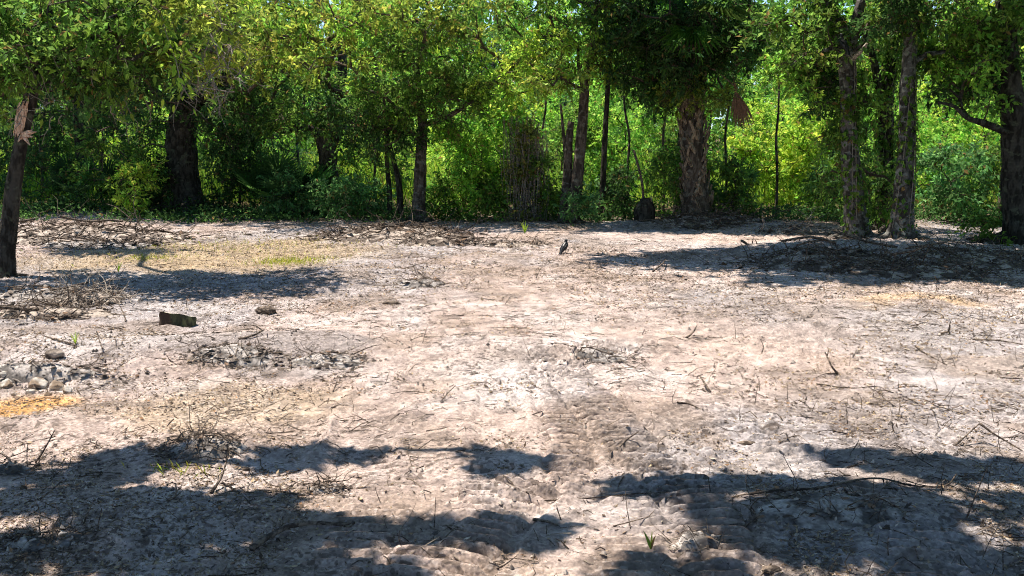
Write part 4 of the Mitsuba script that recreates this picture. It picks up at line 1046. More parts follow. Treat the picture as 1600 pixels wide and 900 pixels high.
rng = np.random.default_rng(131)
x, y = scatter(rng, 12500, 3.2, 18.5, 1.35)
den = 0.5 * meshkit.fbm(np.stack([x * 0.9, y * 0.7, x * 0 + 2], 1), 3) + 0.5 * meshkit.fbm(np.stack([x * 4, y * 4, x * 0 + 2], 1), 2)
keep = den > 0.50 + 0.08 * rng.uniform(-1, 1, len(x))
x, y = x[keep], y[keep]
n = len(x)
a = rng.uniform(0, 2 * np.pi, n)
ln = (0.04 + 0.16 * rng.uniform(0, 1, n) ** 2.5) * (0.8 + 0.05 * y)
q0 = np.stack([x, y, ground_z(x, y) + 0.003], 1)
x2, y2 = x + np.cos(a) * ln, y + np.sin(a) * ln
q1 = np.stack([x2, y2, ground_z(x2, y2) + 0.004 + (rng.uniform(0, 1, n) < 0.2) * rng.uniform(0, 0.4, n) * ln], 1)
rr = rng.uniform(0.0012, 0.0034, n) * (0.8 + 0.05 * y)
tv, tf = prisms(q0, q1, rr, rr * 0.6, 3, bend=rng.normal(size=(n, 3)) * ln[:, None] * 0.08 + [0, 0, 0.004])
tc = np.repeat(np.array([(0.05, 0.038, 0.03), (0.10, 0.075, 0.055), (0.20, 0.165, 0.135)])[rng.choice([0, 1, 2], n, p=[0.45, 0.35, 0.2])], 9, 0)
add('twig_litter', (tv, tf), 'litter', False, color=tc)
tag('twig_litter', 'fine dark twigs and roots scattered over the sand', 'twigs', kind='stuff')

# dead upright stubble on the right half
rng = np.random.default_rng(141)
n = 130
x, y = scatter(rng, n * 6, 3.5, 12, 1.2)
keep = (x / y > rng.uniform(-0.3, 0.45, len(x))) & (meshkit.noise(np.stack([x * 1.2, y, x * 0 + 5], 1)) > 0.35)
x, y = x[keep][:n], y[keep][:n]
n = len(x)
b = np.stack([x, y, ground_z(x, y) - 0.01], 1)
h = rng.uniform(0.04, 0.17, n)
lean = rng.normal(size=(n, 2)) * 0.3
t = b + np.column_stack([lean * h[:, None], h])
sv, sf = prisms(b, t, 0.0028, 0.0012, 3, bend=rng.normal(size=(n, 3)) * 0.008)
add('stubble', (sv, sf), 'stick_bark')
tag('stubble', 'dead upright weed stems standing in the sand', 'stubble', kind='stuff')

# crumbs of soil
rng = np.random.default_rng(151)
x, y = scatter(rng, 17000, 3.2, 15, 1.4)
den = 0.5 * meshkit.fbm(np.stack([x * 1.4, y * 1.1, x * 0 + 8], 1), 3) + 0.5 * meshkit.fbm(np.stack([x * 6, y * 6, x * 0 + 8], 1), 2)
keep = den > 0.56 + 0.06 * rng.uniform(-1, 1, len(x))
x, y = x[keep], y[keep]
n = len(x)
octa = np.array([[1, 0, 0], [0, 1, 0], [-1, 0, 0], [0, -1, 0], [0, 0, 1], [0, 0, -0.6]], float)
of = np.array([[0, 1, 4], [1, 2, 4], [2, 3, 4], [3, 0, 4], [1, 0, 5], [2, 1, 5], [3, 2, 5], [0, 3, 5]])
s = (0.003 + 0.011 * rng.uniform(0, 1, n) ** 4) * (0.8 + 0.06 * y)
v = (octa[None] * rng.uniform(0.6, 1.3, (n, 6, 3)) * s[:, None, None]) + np.stack([x, y, ground_z(x, y) + s * 0.2], 1)[:, None]
cc = np.array([(0.13, 0.11, 0.10), (0.30, 0.26, 0.23), (0.45, 0.39, 0.34), (0.07, 0.06, 0.055)])[rng.choice(4, n, p=[0.2, 0.4, 0.35, 0.05])]
add('soil_crumbs', (v.reshape(-1, 3), (of[None] + (np.arange(n) * 6)[:, None, None]).reshape(-1, 3)), 'litter', False, color=np.repeat(cc, 6, 0))
tag('soil_crumbs', 'small crumbs of soil and ash lying on the sand', 'soil crumbs', kind='stuff')
# ------------------------------------------------------------------ heaps of soil, roots and brush
def mound(key, c, rx, ry, h, mat, rng, rough=0.35, n=46):
    u, w = np.meshgrid(np.linspace(0, 2 * np.pi, n, endpoint=False), np.linspace(0, 1, n // 2))
    rag = 0.75 + 0.6 * meshkit.fbm(np.stack([np.cos(u) * 1.6 + c[0], np.sin(u) * 1.6 + c[1], u * 0], -1), 3)
    x, y = c[0] + np.cos(u) * w * rx * rag, c[1] + np.sin(u) * w * ry * rag
    p = np.stack([x, y, x * 0], -1)
    nz = meshkit.fbm(p * 7 + rng.uniform(0, 30), 4)
    z = ground_z(x.ravel(), y.ravel()).reshape(x.shape) + h * (1 - w ** 2) ** 0.8 * (1 - rough + 2 * rough * (nz - 0.25)) + 0.05 * h * meshkit.noise(p * 40) - 0.03 * w ** 6
    m, k = x.shape
    i, j = np.meshgrid(np.arange(m - 1), np.arange(k), indexing='ij')
    a, b = i * k + j, i * k + (j + 1) % k
    f = np.stack([np.stack([a, a + k, b + k], -1), np.stack([a, b + k, b], -1)], 2).reshape(-1, 3)
    return part(key, 'soil', (np.stack([x.ravel(), y.ravel(), z.ravel()], 1), f), mat, True)


def tangle(c, rx, ry, h, n, rng, ln=0.35, r=0.006, flatness=0.5):
    out = []
    for k in range(n):
        a, w = rng.uniform(0, 2 * np.pi), math.sqrt(rng.uniform(0, 1))
        x, y = c[0] + math.cos(a) * w * rx, c[1] + math.sin(a) * w * ry
        q = np.array([x, y, low_z(x, y) + h * (1 - w * w) * rng.uniform(0.6, 1.05)])
        d = unit(rand_unit(rng, 1)[0] * [1, 1, flatness])
        L = ln * rng.uniform(0.4, 1.4)
        pts = [q]
        for j in range(4):
            d = unit(d + rng.normal(size=3) * 0.35)
            s = pts[-1] + d * L / 4
            s[2] = max(s[2], low_z(s[0], s[1]) + 0.004)
            pts.append(s)
        out.append(tube(pts, np.linspace(1, 0.4, 5) * r * rng.uniform(0.5, 1.6), 4))
    return join(out)


def clods(c, rx, ry, h, n, rng, s=0.03):
    a, w = rng.uniform(0, 2 * np.pi, n), np.sqrt(rng.uniform(0, 1, n)) * (1 + 0.5 * rng.uniform(0, 1, n) ** 3)
    x, y = c[0] + np.cos(a) * w * rx, c[1] + np.sin(a) * w * ry
    ss = s * (0.25 + 1.5 * rng.uniform(0, 1, n) ** 2.5)
    octa_ = np.array([[1, 0, 0], [0.5, 0.8, 0.1], [-0.4, 0.9, 0], [-1, 0, 0.1], [-0.5, -0.8, 0], [0.6, -0.7, -0.1], [0.1, 0.1, 1], [0, 0, -0.6]], float)
    of_ = np.array([[k, (k + 1) % 6, 6] for k in range(6)] + [[(k + 1) % 6, k, 7] for k in range(6)])
    V = octa_[None] * rng.uniform(0.45, 1.35, (n, 8, 1)) * np.stack([rng.uniform(0.8, 1.9, n), rng.uniform(0.6, 1.1, n), rng.uniform(0.3, 0.8, n)], 1)[:, None] * ss[:, None, None]
    q = rng.uniform(0, 2 * np.pi, n)
    R = np.zeros((n, 3, 3))
    R[:, 0, 0], R[:, 0, 1], R[:, 1, 0], R[:, 1, 1], R[:, 2, 2] = np.cos(q), -np.sin(q), np.sin(q), np.cos(q), 1
    R[:, 2, 0], R[:, 2, 1] = rng.normal(size=n) * 0.3, rng.normal(size=n) * 0.3
    V = np.einsum('nij,nkj->nki', R, V) + np.stack([x, y, ground_z(x, y) + h * (1 - np.minimum(w, 1) ** 2) * rng.uniform(0.6, 1, n) + ss * 0.1], 1)[:, None]
    return V.reshape(-1, 3), (of_[None] + (np.arange(n) * 8)[:, None, None]).reshape(-1, 3)

def heap(base, label, cat, px, py, rx, ry, h, mat='soil_dark', sticks=60, nclod=60, ln=0.35, r=0.006, cs=0.03, smat='stick_bark', seed=0, big=0, flat=0.16):
    rng = np.random.default_rng(3000 + seed)
    key = thing(base, label, cat)
    c = on(px, py)
    mound(key, c, rx, ry, h * 0.75, mat, rng, 0.6)
    if sticks:
        part(key, 'root_tangle', tangle(c, rx * 1.15, ry * 1.15, h, int(sticks * 1.6), rng, ln, r * 0.85, flat), smat, True, kind='stuff')
    if nclod:
        cv, cf = clods(c, rx * 1.2, ry * 1.2, h, nclod * 3, rng, cs * 0.7)
        tones = np.array([(0.30, 0.26, 0.23), (0.20, 0.165, 0.14), (0.10, 0.08, 0.068), (0.055, 0.046, 0.04), (0.17, 0.11, 0.075)])[rng.choice(5, nclod * 3, p=[0.2, 0.25, 0.25, 0.2, 0.1])]
        part(key, 'clods', (cv, cf), 'litter', False, kind='stuff', color=np.repeat(tones, 8, 0))
    for k in range(big // 2):
        a = rng.uniform(-0.5, 0.5) + (np.pi if rng.random() < 0.5 else 0)
        q = np.array([c[0] + rng.uniform(-0.6, 0.6) * rx, c[1] + rng.uniform(-0.6, 0.6) * ry, c[2] + h * 0.75])
        L = rng.uniform(0.3, 0.75)
        d = np.array([math.cos(a), math.sin(a) * 0.6, rng.uniform(-0.05, 0.3)])
        part(key, 'branch', tube(resample([q - d * L / 2, q + rng.normal(size=3) * 0.03, q + d * L / 2], 0.08), rng.uniform(0.009, 0.018), 7), smat, True)
    return key


heap('brush_heap', 'dark heap of roots and brush in front of the reddish brown oak', 'brush heap', 610, 366, 1.15, 0.6, 0.16, 'soil_red', 120, 70, 0.5, 0.009, 0.05, seed=1, big=7)
heap('brush_heap', 'low reddish heap of torn roots right of the reddish brown oak', 'brush heap', 690, 378, 0.55, 0.35, 0.12, 'soil_red', 50, 40, 0.35, 0.007, 0.04, seed=2, big=3)
heap('brush_heap', 'wide brush heap beyond the torn leaning oak', 'brush heap', 110, 358, 1.7, 0.9, 0.18, 'soil_red', 150, 80, 0.55, 0.009, 0.05, seed=3, big=9)
heap('brush_heap', 'grey heap of twigs under the torn leaning oak', 'brush heap', 150, 383, 0.9, 0.4, 0.08, 'soil_dark', 80, 60, 0.4, 0.007, 0.04, seed=4, big=2)
heap('brush_heap', 'wide brown berm of roots below the vine-clad oak', 'brush heap', 1300, 393, 0.95, 0.5, 0.17, 'soil_red', 110, 80, 0.45, 0.008, 0.045, seed=5, big=6)
heap('brush_heap', 'brown berm of roots and needles below the mottled oak', 'brush heap', 1420, 402, 0.9, 0.5, 0.15, 'soil_red', 120, 70, 0.4, 0.007, 0.045, seed=6, big=5)
heap('brush_heap', 'low brush heap at the foot of the broad black trunk', 'brush heap', 1545, 408, 0.8, 0.55, 0.12, 'soil_red', 100, 60, 0.4, 0.007, 0.04, seed=7, big=4)
heap('brush_heap', 'spiky heap of old frond stalks at the palm foot', 'brush heap', 1110, 347, 0.8, 0.4, 0.16, 'soil_red', 110, 40, 0.6, 0.008, 0.04, seed=8, big=4)
heap('brush_heap', 'arched bundle of roots left of the cut stump', 'brush heap', 140, 470, 0.32, 0.22, 0.13, 'soil_red', 70, 14, 0.4, 0.006, 0.03, smat='dry_wood', seed=9, big=1)
heap('brush_heap', 'dark heap of roots behind the white sand rise', 'brush heap', 80, 492, 0.5, 0.28, 0.10, 'soil_red', 70, 40, 0.3, 0.006, 0.03, seed=10, big=2)
heap('brush_heap', 'long dark heap of bark at the foot of the torn leaning oak', 'brush heap', 60, 462, 0.75, 0.25, 0.09, 'soil_dark', 40, 50, 0.35, 0.006, 0.03, seed=11, big=2)
heap('root_ball', 'dark root ball with a tangle of roots in the left foreground', 'root ball', 318, 702, 0.20, 0.12, 0.095, 'soil_dark', 90, 46, 0.13, 0.003, 0.014, seed=12, flat=0.12)
heap('soil_heap', 'rough pale grey clump of soil above the orange scrape at the left edge', 'soil heap', 55, 584, 0.46, 0.16, 0.08, 'soil_dark', 16, 120, 0.2, 0.003, 0.022, seed=24)
heap('soil_heap', 'heap of dark ashy clods right of the white sand rise', 'soil heap', 365, 550, 0.30, 0.2, 0.06, 'soil_dark', 24, 110, 0.2, 0.004, 0.02, seed=13)
heap('soil_heap', 'heap of dark ashy clods left of the pale track marks', 'soil heap', 515, 566, 0.26, 0.16, 0.055, 'soil_dark', 18, 90, 0.2, 0.004, 0.018, seed=14)
heap('soil_heap', 'small dark heap of soil and roots left of centre in the foreground', 'soil heap', 510, 765, 0.10, 0.07, 0.04, 'soil_dark', 30, 30, 0.12, 0.003, 0.01, seed=15)
heap('soil_heap', 'low grey heap behind the pale tracks near mid clearing', 'soil heap', 940, 555, 0.22, 0.14, 0.035, 'soil_dark', 20, 50, 0.2, 0.004, 0.016, seed=16)
heap('soil_heap', 'small clod heap with roots between the dark clod heaps and the bird', 'soil heap', 655, 443, 0.25, 0.2, 0.06, 'soil_dark', 26, 40, 0.25, 0.005, 0.025, seed=17)
heap('soil_heap', 'dark mossy heap of soil under the long bent branch', 'soil heap', 1290, 800, 0.30, 0.16, 0.06, 'soil_dark', 40, 90, 0.18, 0.003, 0.014, seed=18)
heap('soil_heap', 'pale lump of churned soil beside the green sprout', 'soil heap', 1090, 850, 0.10, 0.08, 0.05, 'soil_dark', 16, 40, 0.1, 0.002, 0.01, seed=19)
heap('soil_heap', 'dark rooty soil heap in the shaded left corner', 'soil heap', 70, 850, 0.16, 0.09, 0.04, 'soil_dark', 30, 60, 0.14, 0.003, 0.012, seed=20)
heap('soil_heap', 'dark crumbly clod at the far left edge in the foreground', 'soil heap', 15, 735, 0.12, 0.08, 0.05, 'soil_dark', 14, 40, 0.14, 0.003, 0.014, seed=21)
heap('soil_heap', 'low clod heap between the bird and the tree shade', 'soil heap', 800, 383, 0.5, 0.25, 0.05, 'soil_red', 30, 40, 0.3, 0.005, 0.03, seed=22)
heap('brush_heap', 'sandy heap of pale roots right of the palm shade', 'brush heap', 1245, 362, 0.6, 0.35, 0.12, 'soil_red', 70, 40, 0.4, 0.007, 0.04, smat='dry_wood', seed=23, big=1)

# ------------------------------------------------------------------ loose sticks, one by one
def stick(label, pts, r, base='stick', cat='stick', mat='stick_bark', seed=0, twiglets=0, taper=0.5):
    rng = np.random.default_rng(4000 + seed)
    key = thing(base, label, cat)
    q = []
    for p in pts:
        px, py = p[:2]
        up = p[2] if len(p) > 2 else r * 0.7
        q.append(on(px, py, up))
    path = resample(q, max(0.015, r * 1.5))
    s = np.linspace(1, taper, len(path))
    w = path + (meshkit.noise(path * 14 + seed)[:, None] - 0.5) * r * 0.8
    rad = r * s * (0.85 + 0.3 * meshkit.noise(path * 30 + seed))
    part(key, 'shaft', tube(w, rad, 8), mat, True)
    for k in range(twiglets):
        i = rng.integers(len(w) // 4, len(w))
        d = unit(rand_unit(rng, 1)[0] + [0, 0, 0.5])
        L = rng.uniform(6, 16) * r
        part(key, 'side_twig', tube([w[i], w[i] + d * L * 0.5, w[i] + d * L + rng.normal(size=3) * r], [r * 0.5, r * 0.4, r * 0.2], 5), mat, True)
    return key


I = 0
for row in [
    ('curved bare branch lying in the shaded left foreground', [(392, 858, .02), (420, 838, .03), (452, 822, .035), (490, 817, .02), (552, 818, .006)], 0.013, 2),
    ('long bent branch snaking across the shaded right foreground', [(1118, 782, .006), (1200, 768, .01), (1280, 762, .015), (1340, 750, .03), (1380, 748, .03), (1420, 758, .015), (1452, 760, .006), (1480, 758, .01), (1495, 740, .05)], 0.007, 2),
    ('straight thin rod lying beside the start of the long branch', [(850, 783), (920, 778), (985, 772), (1060, 768)], 0.004, 0),
    ('dark stick bent like a roof ridge at the right edge, near limb', [(1490, 698), (1510, 680, .05), (1530, 662, .10)], 0.006, 0),
    ('dark stick bent like a roof ridge at the right edge, far limb', [(1530, 662, .10), (1560, 682, .06), (1598, 704, .01)], 0.006, 0),
    ('stout dark stick propped up in the middle of the clearing', [(963, 704), (978, 688, .03), (998, 674, .055)], 0.006, 0),
    ('slanting dark stick on the pale sand right of the middle', [(1308, 584), (1300, 572, .06), (1289, 551, .13)], 0.008, 1),
    ('low grey stick joined to the slanting dark stick', [(1310, 583), (1290, 584, .01), (1278, 588)], 0.005, 0),
    ('short dark peg leaning left in the middle of the clearing', [(1110, 612), (1103, 602, .03), (1094, 588, .07)], 0.009, 0),
    ('low dark stick lying below the leaning peg', [(1058, 628), (1078, 632), (1098, 640)], 0.006, 0),
    ('long grey stick lying flat on the pale sand to the right', [(1275, 600), (1330, 606), (1370, 604), (1388, 610)], 0.005, 1),
    ('forked dry twig on the pale sand far right', [(1430, 540, .01), (1450, 555), (1480, 570)], 0.006, 2),
    ('dark root with two prongs standing on the right-hand sand', [(1470, 521), (1482, 517, .03), (1485, 508, .07)], 0.010, 2),
    ('dark root lying at the right edge of the sand', [(1520, 530), (1560, 532, .02), (1598, 538)], 0.007, 1),
    ('dark twig lying low at the right edge', [(1562, 590), (1598, 592)], 0.005, 0),
    ('bare forked branch at the edge of the berm below the vine-clad oak', [(1158, 376, .15), (1172, 384, .06), (1195, 388, .03)], 0.018, 2),
    ('pale crooked root on the shaded sand left of the berm', [(1020, 424), (1035, 412, .04), (1040, 405, .05)], 0.012, 0),
    ('tall dark forked stick among the left foreground twigs', [(56, 722), (66, 708, .05), (74, 694, .10), (86, 672, .17)], 0.005, 3),
    ('slanting dark stick in the left foreground sun', [(62, 780), (78, 768, .03), (98, 750, .06)], 0.005, 1),
    ('upright thin stem at the left edge in the foreground', [(43, 732), (42, 712, .06), (43, 694, .12)], 0.003, 0),
    ('forked root standing in the left foreground right of the small root tuft', [(330, 770), (342, 752, .03), (350, 735, .07), (354, 718, .11)], 0.008, 2),
    ('low branch of the forked root pointing right', [(346, 754, .03), (360, 762, .01), (374, 770)], 0.006, 0),
    ('dark root lying between the forked root and the small soil heap', [(400, 766), (440, 768), (476, 774)], 0.006, 0),
    ('small root tuft standing in the left foreground sand', [(262, 782), (274, 775, .03), (275, 756, .07)], 0.006, 4),
    ('short dark stick in the shade of the left foreground', [(130, 820), (138, 800, .04), (145, 785, .08)], 0.004, 0),
    ('pale straight stick on the white sand rise at the left', [(55, 522), (85, 530), (120, 540)], 0.011, 0),
    ('thin dark stem on the white sand rise', [(160, 545), (155, 530, .05), (150, 515, .1)], 0.005, 1),
    ('thin leaning stem left of the cut stump', [(197, 502), (190, 482, .07), (180, 466, .14)], 0.007, 0),
    ('dark stick lying right of the dark ashy clods', [(372, 530), (392, 525, .02), (412, 516, .04)], 0.011, 1),
    ('small forked twig left of the peach-coloured tracks', [(520, 612), (525, 600, .03), (528, 585, .07)], 0.005, 2),
    ('thin pale twig on the sand above the peach-coloured tracks', [(688, 628), (700, 614, .03), (712, 602, .06)], 0.004, 1),
    ('dark chunk of root lying by the right-hand track', [(834, 812), (850, 814, .01), (872, 820)], 0.007, 0),
    ('thin forked twig below the centre tracks', [(822, 768, .03), (832, 778, .01), (840, 782)], 0.0035, 1),
    ('thin twig slanting in the front shade near the middle', [(775, 890), (792, 880, .02), (808, 868, .04)], 0.0035, 0),
    ('thin curved rooty twig right of the green sprout', [(958, 822), (990, 814, .01), (1015, 806, .01), (1022, 798, .03)], 0.003, 1),
    ('slanting stick in the shade above the right-hand track', [(1164, 824), (1178, 812, .03), (1192, 796, .06)], 0.004, 1),
    ('slanting thin stick at the front right edge', [(1376, 900), (1390, 890, .02), (1404, 878, .05)], 0.004, 0),
    ('tall thin dark stem in the right foreground shade', [(1510, 810), (1520, 785, .08), (1535, 748, .18)], 0.004, 1),
    ('thin upright stem in the front right shade', [(1568, 890), (1567, 870, .06), (1568, 855, .1)], 0.003, 0),
    ('upright pair of dark stems in front of the right shade', [(1388, 868), (1387, 855, .04), (1388, 838, .09)], 0.003, 1),
    ('thin red-brown stem standing in the right-hand sand', [(1396, 676), (1394, 660, .05), (1393, 642, .11)], 0.0035, 1),
    ('thin forked stem standing behind the red-brown stem', [(1404, 650), (1406, 632, .05), (1402, 614, .1)], 0.0035, 1),
    ('curved hooped twig right of the propped stout stick', [(1028, 706, .01), (1030, 690, .05), (1045, 680, .07), (1056, 690, .04)], 0.003, 0),
    ('upright twig pair on the sand left of the slanting stick', [(1190, 552), (1193, 542, .04), (1188, 530, .09)], 0.005, 2),
    ('small dark root knob standing at mid clearing', [(1072, 528), (1080, 522, .03), (1086, 516, .05)], 0.010, 2),
    ('grey stick lying across the far sand left of the bird', [(652, 407), (664, 411), (668, 416)], 0.012, 0),
    ('thin upright twig on the far sand below the bird', [(838, 434), (842, 424, .06), (846, 418, .1)], 0.006, 0),
    ('pale thin upright straw pair above the cut stump', [(292, 482), (292, 470, .08), (296, 458, .16)], 0.004, 1),
]:
    I += 1
    stick(row[0], row[1], row[2], seed=I, twiglets=row[3])

# bark chunks and dark clods that lie alone
def chunk(label, px, py, s, mat, seed, base='wood_chunk', cat='wood chunk'):
    rng = np.random.default_rng(5000 + seed)
    key = num(base)
    m = trimesh.creation.icosphere(3, 1.0)
    v = m.vertices * (0.72 + 0.6 * meshkit.fbm(m.vertices * 1.6 + seed * 3.1, 3)[:, None]) * np.array(s)
    add(key, (v + on(px, py) + [0, 0, s[2] * 0.35], m.faces), mat, 35)
    tag(key, label, cat)


chunk('dark flat chunk of bark lying right of the propped stout stick', 1166, 694, (0.05, 0.022, 0.013), 'stick_bark', 1)
chunk('brown lump of bark at the front right of the tracks', 1205, 892, (0.035, 0.02, 0.014), 'stick_bark', 2)
chunk('dark burnt lump on the far sand in mid clearing', 612, 475, (0.08, 0.04, 0.025), 'stick_bark', 3)
chunk('dark rooty lump above the orange-brown chips', 415, 490, (0.09, 0.06, 0.05), 'stick_bark', 4)
chunk('brown clod above the limestone rocks', 85, 556, (0.07, 0.04, 0.035), 'soil_red', 5)
chunk('dark clod in the sun right of the forked root', 385, 735, (0.02, 0.015, 0.012), 'stick_bark', 6)

# limestone rocks at the lip of the orange scrape
rng = np.random.default_rng(171)
rocks = [(12, 606, 20), (38, 602, 27), (64, 605, 24), (88, 608, 20), (106, 613, 14), (28, 588, 15), (54, 588, 14), (78, 594, 13), (6, 588, 15), (98, 598, 11), (48, 614, 11), (74, 617, 9), (22, 618, 8)]
names = {1: 'largest pale limestone rock at the lip of the orange scrape', 0: 'pale limestone rock at the very left edge of the orange scrape', 4: 'stained limestone rock furthest right on the orange scrape'}
for i, (px, py, w) in enumerate(rocks):
    key = num('limestone_rock')
    c = on(px, py)
    s = w / 2 * c[1] / FPX
    m = trimesh.creation.icosphere(3, 1.0)
    d = m.vertices
    cuts = unit(rng.normal(size=(9, 3)))
    rad = np.ones(len(d))
    for cu in cuts:
        t = d @ cu
        rad = np.where(t > 0.55, np.minimum(rad, 0.62 / np.maximum(t, 0.3)), rad)
    v = d * (rad * (0.85 + 0.35 * meshkit.fbm(d * 2 + i * 5, 3)))[:, None] * s * np.array([1.25, 1.0, 0.95]) * 1.25
    add(key, (v + c + [0, 0, s * 0.25], m.faces), 'rock_lime', 30)
    names.update({2: 'second largest pale limestone rock at the middle of the orange scrape lip', 3: 'pale limestone rock just left of the stained one', 5: 'back row limestone rock above the largest rock on its left', 6: 'back row limestone rock above and right of the largest rock', 7: 'back row limestone rock near the right end of the lip', 8: 'back row limestone rock at the very left edge', 9: 'small back row limestone rock behind the stained rock', 10: 'small limestone rock lying in the orange sand below the largest rock', 11: 'small limestone rock lying in the orange sand further right', 12: 'smallest limestone rock lying in the orange sand at the left'})
    tag(key, names.get(i, 'pale limestone rock heaped along the lip of the orange scrape'), 'rock', 'limestone rocks along the orange scrape')

# the cut stump
sk = thing('cut_stump', 'low cut stump with a dark mossy side, half buried by the white sand', 'stump')
c = on(277, 508)
n = 40
ang = np.arange(n) * 2 * np.pi / n
rr = 0.142 * (1 + 0.06 * np.sin(ang * 3 + 1) + 0.04 * np.sin(ang * 7))
lv = []
for t in np.linspace(0, 1, 9):
    zz = -0.12 + t * 0.20
    top = zz + (0.01 - 0.02 * np.cos(ang) - 0.038 * np.sin(ang)) * t + 0.003 * np.sin(ang * 5) * t
    wob = 0.006 * np.sin(ang * 17 + t * 2) + 0.004 * rng.normal(size=n)
    lv.append(np.stack([c[0] + np.cos(ang) * (rr + wob) * (1.05 - 0.06 * t), c[1] + np.sin(ang) * (rr + wob) * (1.05 - 0.06 * t), c[2] + top], 1))
v = np.vstack(lv)
f = [[i * n + j, i * n + (j + 1) % n, (i + 1) * n + (j + 1) % n, (i + 1) * n + j] for i in range(8) for j in range(n)]
part(sk, 'bark', (v, np.array(f)), 'stump_bark', 40)
tp = np.vstack([lv[-1] - [0, 0, 0.003], lv[-1].mean(0)[None]])
part(sk, 'cut_face', (tp, np.array([[j, (j + 1) % n, n] for j in range(n)])), 'stump_wood')

# green sprout and little weeds
def sprout(label, px, py, n, h, pal, seed, w=0.012):
    rng = np.random.default_rng(6000 + seed)
    key = thing('green_sprout', label, 'sprout')
    c = on(px, py)
    for k in range(n):
        a = k * 2.4 + rng.uniform(0, 1)
        le = 0.25 if k else 0.05
        L = h * rng.uniform(0.6, 1.1) if k else h
        d = np.array([math.cos(a) * le, math.sin(a) * le, 1.0])
        s = unit(np.cross(d, [math.sin(a), -math.cos(a), 0.2]))
        t = np.linspace(0, 1, 5)
        mid = c + d * (t * L)[:, None] + np.array([math.cos(a), math.sin(a), -0.2]) * (t ** 2 * L * le * 0.6)[:, None]
        ww = w * np.array([0.5, 1.0, 0.85, 0.5, 0.02])
        v = np.concatenate([mid + s * ww[:, None] / 2, mid - s * ww[:, None] / 2])
        f = [[i, i + 1, 5 + i + 1, 5 + i] for i in range(4)]
        part(key, 'blade', (v, np.array(f)), 'blade', False, color=np.repeat(leaf_colors(rng, pal, 1), 10, 0))


sprout('upright green sprout in the front shade by the right-hand track', 1017, 858, 3, 0.075, 'olive', 1, 0.013)
sprout('yellowish grass tuft on the white sand rise', 118, 538, 9, 0.11, 'lime', 2, 0.006)
sprout('yellowish grass tuft beside the left-hand leaf litter', 185, 425, 10, 0.14, 'lime', 3, 0.01)
sprout('small green weed on the far sand below the dead vine column', 820, 364, 8, 0.2, 'lime', 4, 0.02)

# thin sunlit grass patches on the left of the clearing
rng = np.random.default_rng(161)
VV, FF, CC, n0 = [], [], [], 0
for px, py, rx, ry, n in ((455, 410, 0.5, 0.5, 700), (230, 402, 0.4, 0.3, 200), (350, 385, 2.2, 1.6, 700), (290, 738, 0.2, 0.1, 36), (1590, 360, 1.5, 1.0, 200)):
    g = G(px, py)
    x, y = g[0] + rng.normal(size=n) * rx * 0.5, g[1] + rng.normal(size=n) * ry * 0.5
    v, f, c = leaves(np.stack([x, y, ground_z(x, y)], 1), unit(np.stack([rng.normal(size=n) * 0.5, rng.normal(size=n) * 0.5, np.ones(n)], 1)), unit(np.stack([rng.normal(size=n), rng.normal(size=n), 0.3 + x * 0], 1)),
                     rng.uniform(0.03, 0.09, n), rng.uniform(0.004, 0.009, n), leaf_colors(rng, 'olive', n) * [1.15, 1.0, 0.9])
    VV.append(v); FF.append(f + n0); CC.append(c); n0 += len(v)
add('thin_grass', (np.vstack(VV), np.vstack(FF)), 'blade', False, color=np.vstack(CC))
tag('thin_grass', 'thin dry yellow-green grass in patches on the left of the clearing', 'grass', kind='stuff')

# ------------------------------------------------------------------ birds
def hull_chain(joints, chains):
    from manifold3d import Manifold
    out = None
    for ch in chains:
        for a, b in zip(ch[:-1], ch[1:]):
            h = Manifold.batch_hull([Manifold.sphere(joints[i][3], 20).scale(joints[i][4] if len(joints[i]) > 4 else (1, 1, 1)).translate(joints[i][:3]) for i in (a, b)])
            out = h if out is None else out + h
    out = out.refine_to_length(0.008)
    m = out.to_mesh()
    t = trimesh.Trimesh(m.vert_properties[:, :3], m.tri_verts, process=True)
    trimesh.smoothing.filter_taubin(t, iterations=8)
    return t


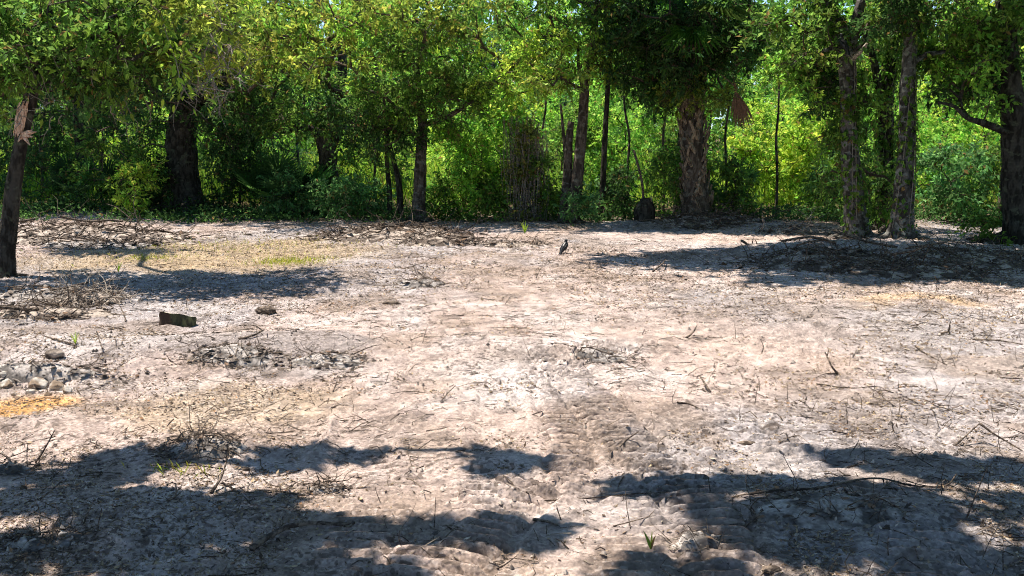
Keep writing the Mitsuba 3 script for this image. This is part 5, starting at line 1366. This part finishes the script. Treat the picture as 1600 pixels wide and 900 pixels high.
def bird(label, pos, heading, size, tilt=0.0):
    key = thing('black_bird', label, 'bird')
    J = {'tail': (-0.15, 0, 0.03, 0.010, (1, 2.6, 0.7)), 'rump': (-0.06, 0, 0.085, 0.033), 'belly': (-0.005, 0, 0.108, 0.053), 'chest': (0.04, 0, 0.135, 0.049), 'neck': (0.062, 0, 0.175, 0.026), 'head': (0.075, 0, 0.203, 0.0245)}
    t = hull_chain(J, [('tail', 'rump', 'belly', 'chest', 'neck', 'head')])
    wings = hull_chain({'a': (0.03, 0.045, 0.135, 0.024, (1, 0.5, 1)), 'b': (-0.05, 0.038, 0.095, 0.024, (1, 0.4, 1)), 'c': (-0.125, 0.012, 0.05, 0.007, (1, 0.6, 1))}, [('a', 'b', 'c')])
    w2 = wings.copy()
    w2.vertices *= [1, -1, 1]
    w2.invert()
    M = T().translate(pos.tolist()).rotate([0, 0, 1], heading).rotate([0, 1, 0], tilt).scale(size)
    for name, m, mat in (('body', t, 'feather'), ('wing', wings, 'feather'), ('wing', w2, 'feather'), ('beak', tube([[0.09, 0, 0.2], [0.115, 0, 0.197], [0.137, 0, 0.19]], [0.010, 0.007, 0.001], 8), 'beak')):
        part(key, name, m, mat, True)
        scene[list(scene)[-1]]['to_world'] = M
    for s in (-1, 1):
        legs = join([tube([[0.0, 0.02 * s, 0.085], [-0.012, 0.022 * s, 0.04], [0.0, 0.022 * s, 0.004]], [0.007, 0.004, 0.003], 6)] +
                    [tube([[0.0, 0.022 * s, 0.004], [0.018 * math.cos(a), 0.022 * s + 0.018 * math.sin(a), 0.004], [0.03 * math.cos(a), 0.022 * s + 0.03 * math.sin(a), 0.001]], [0.003, 0.0025, 0.001], 5) for a in (-0.5, 0, 0.5, math.pi)])
        part(key, 'leg', legs, 'beak', True)
        scene[list(scene)[-1]]['to_world'] = M
    return key


bird('small black bird standing alone on the sunlit sand facing away', on(883, 396), 50, 0.78, -14)
bird('black bird clinging to the upper trunk of the vine-clad oak', P(1312, 82, 14.75), 125, 1.1, -25)
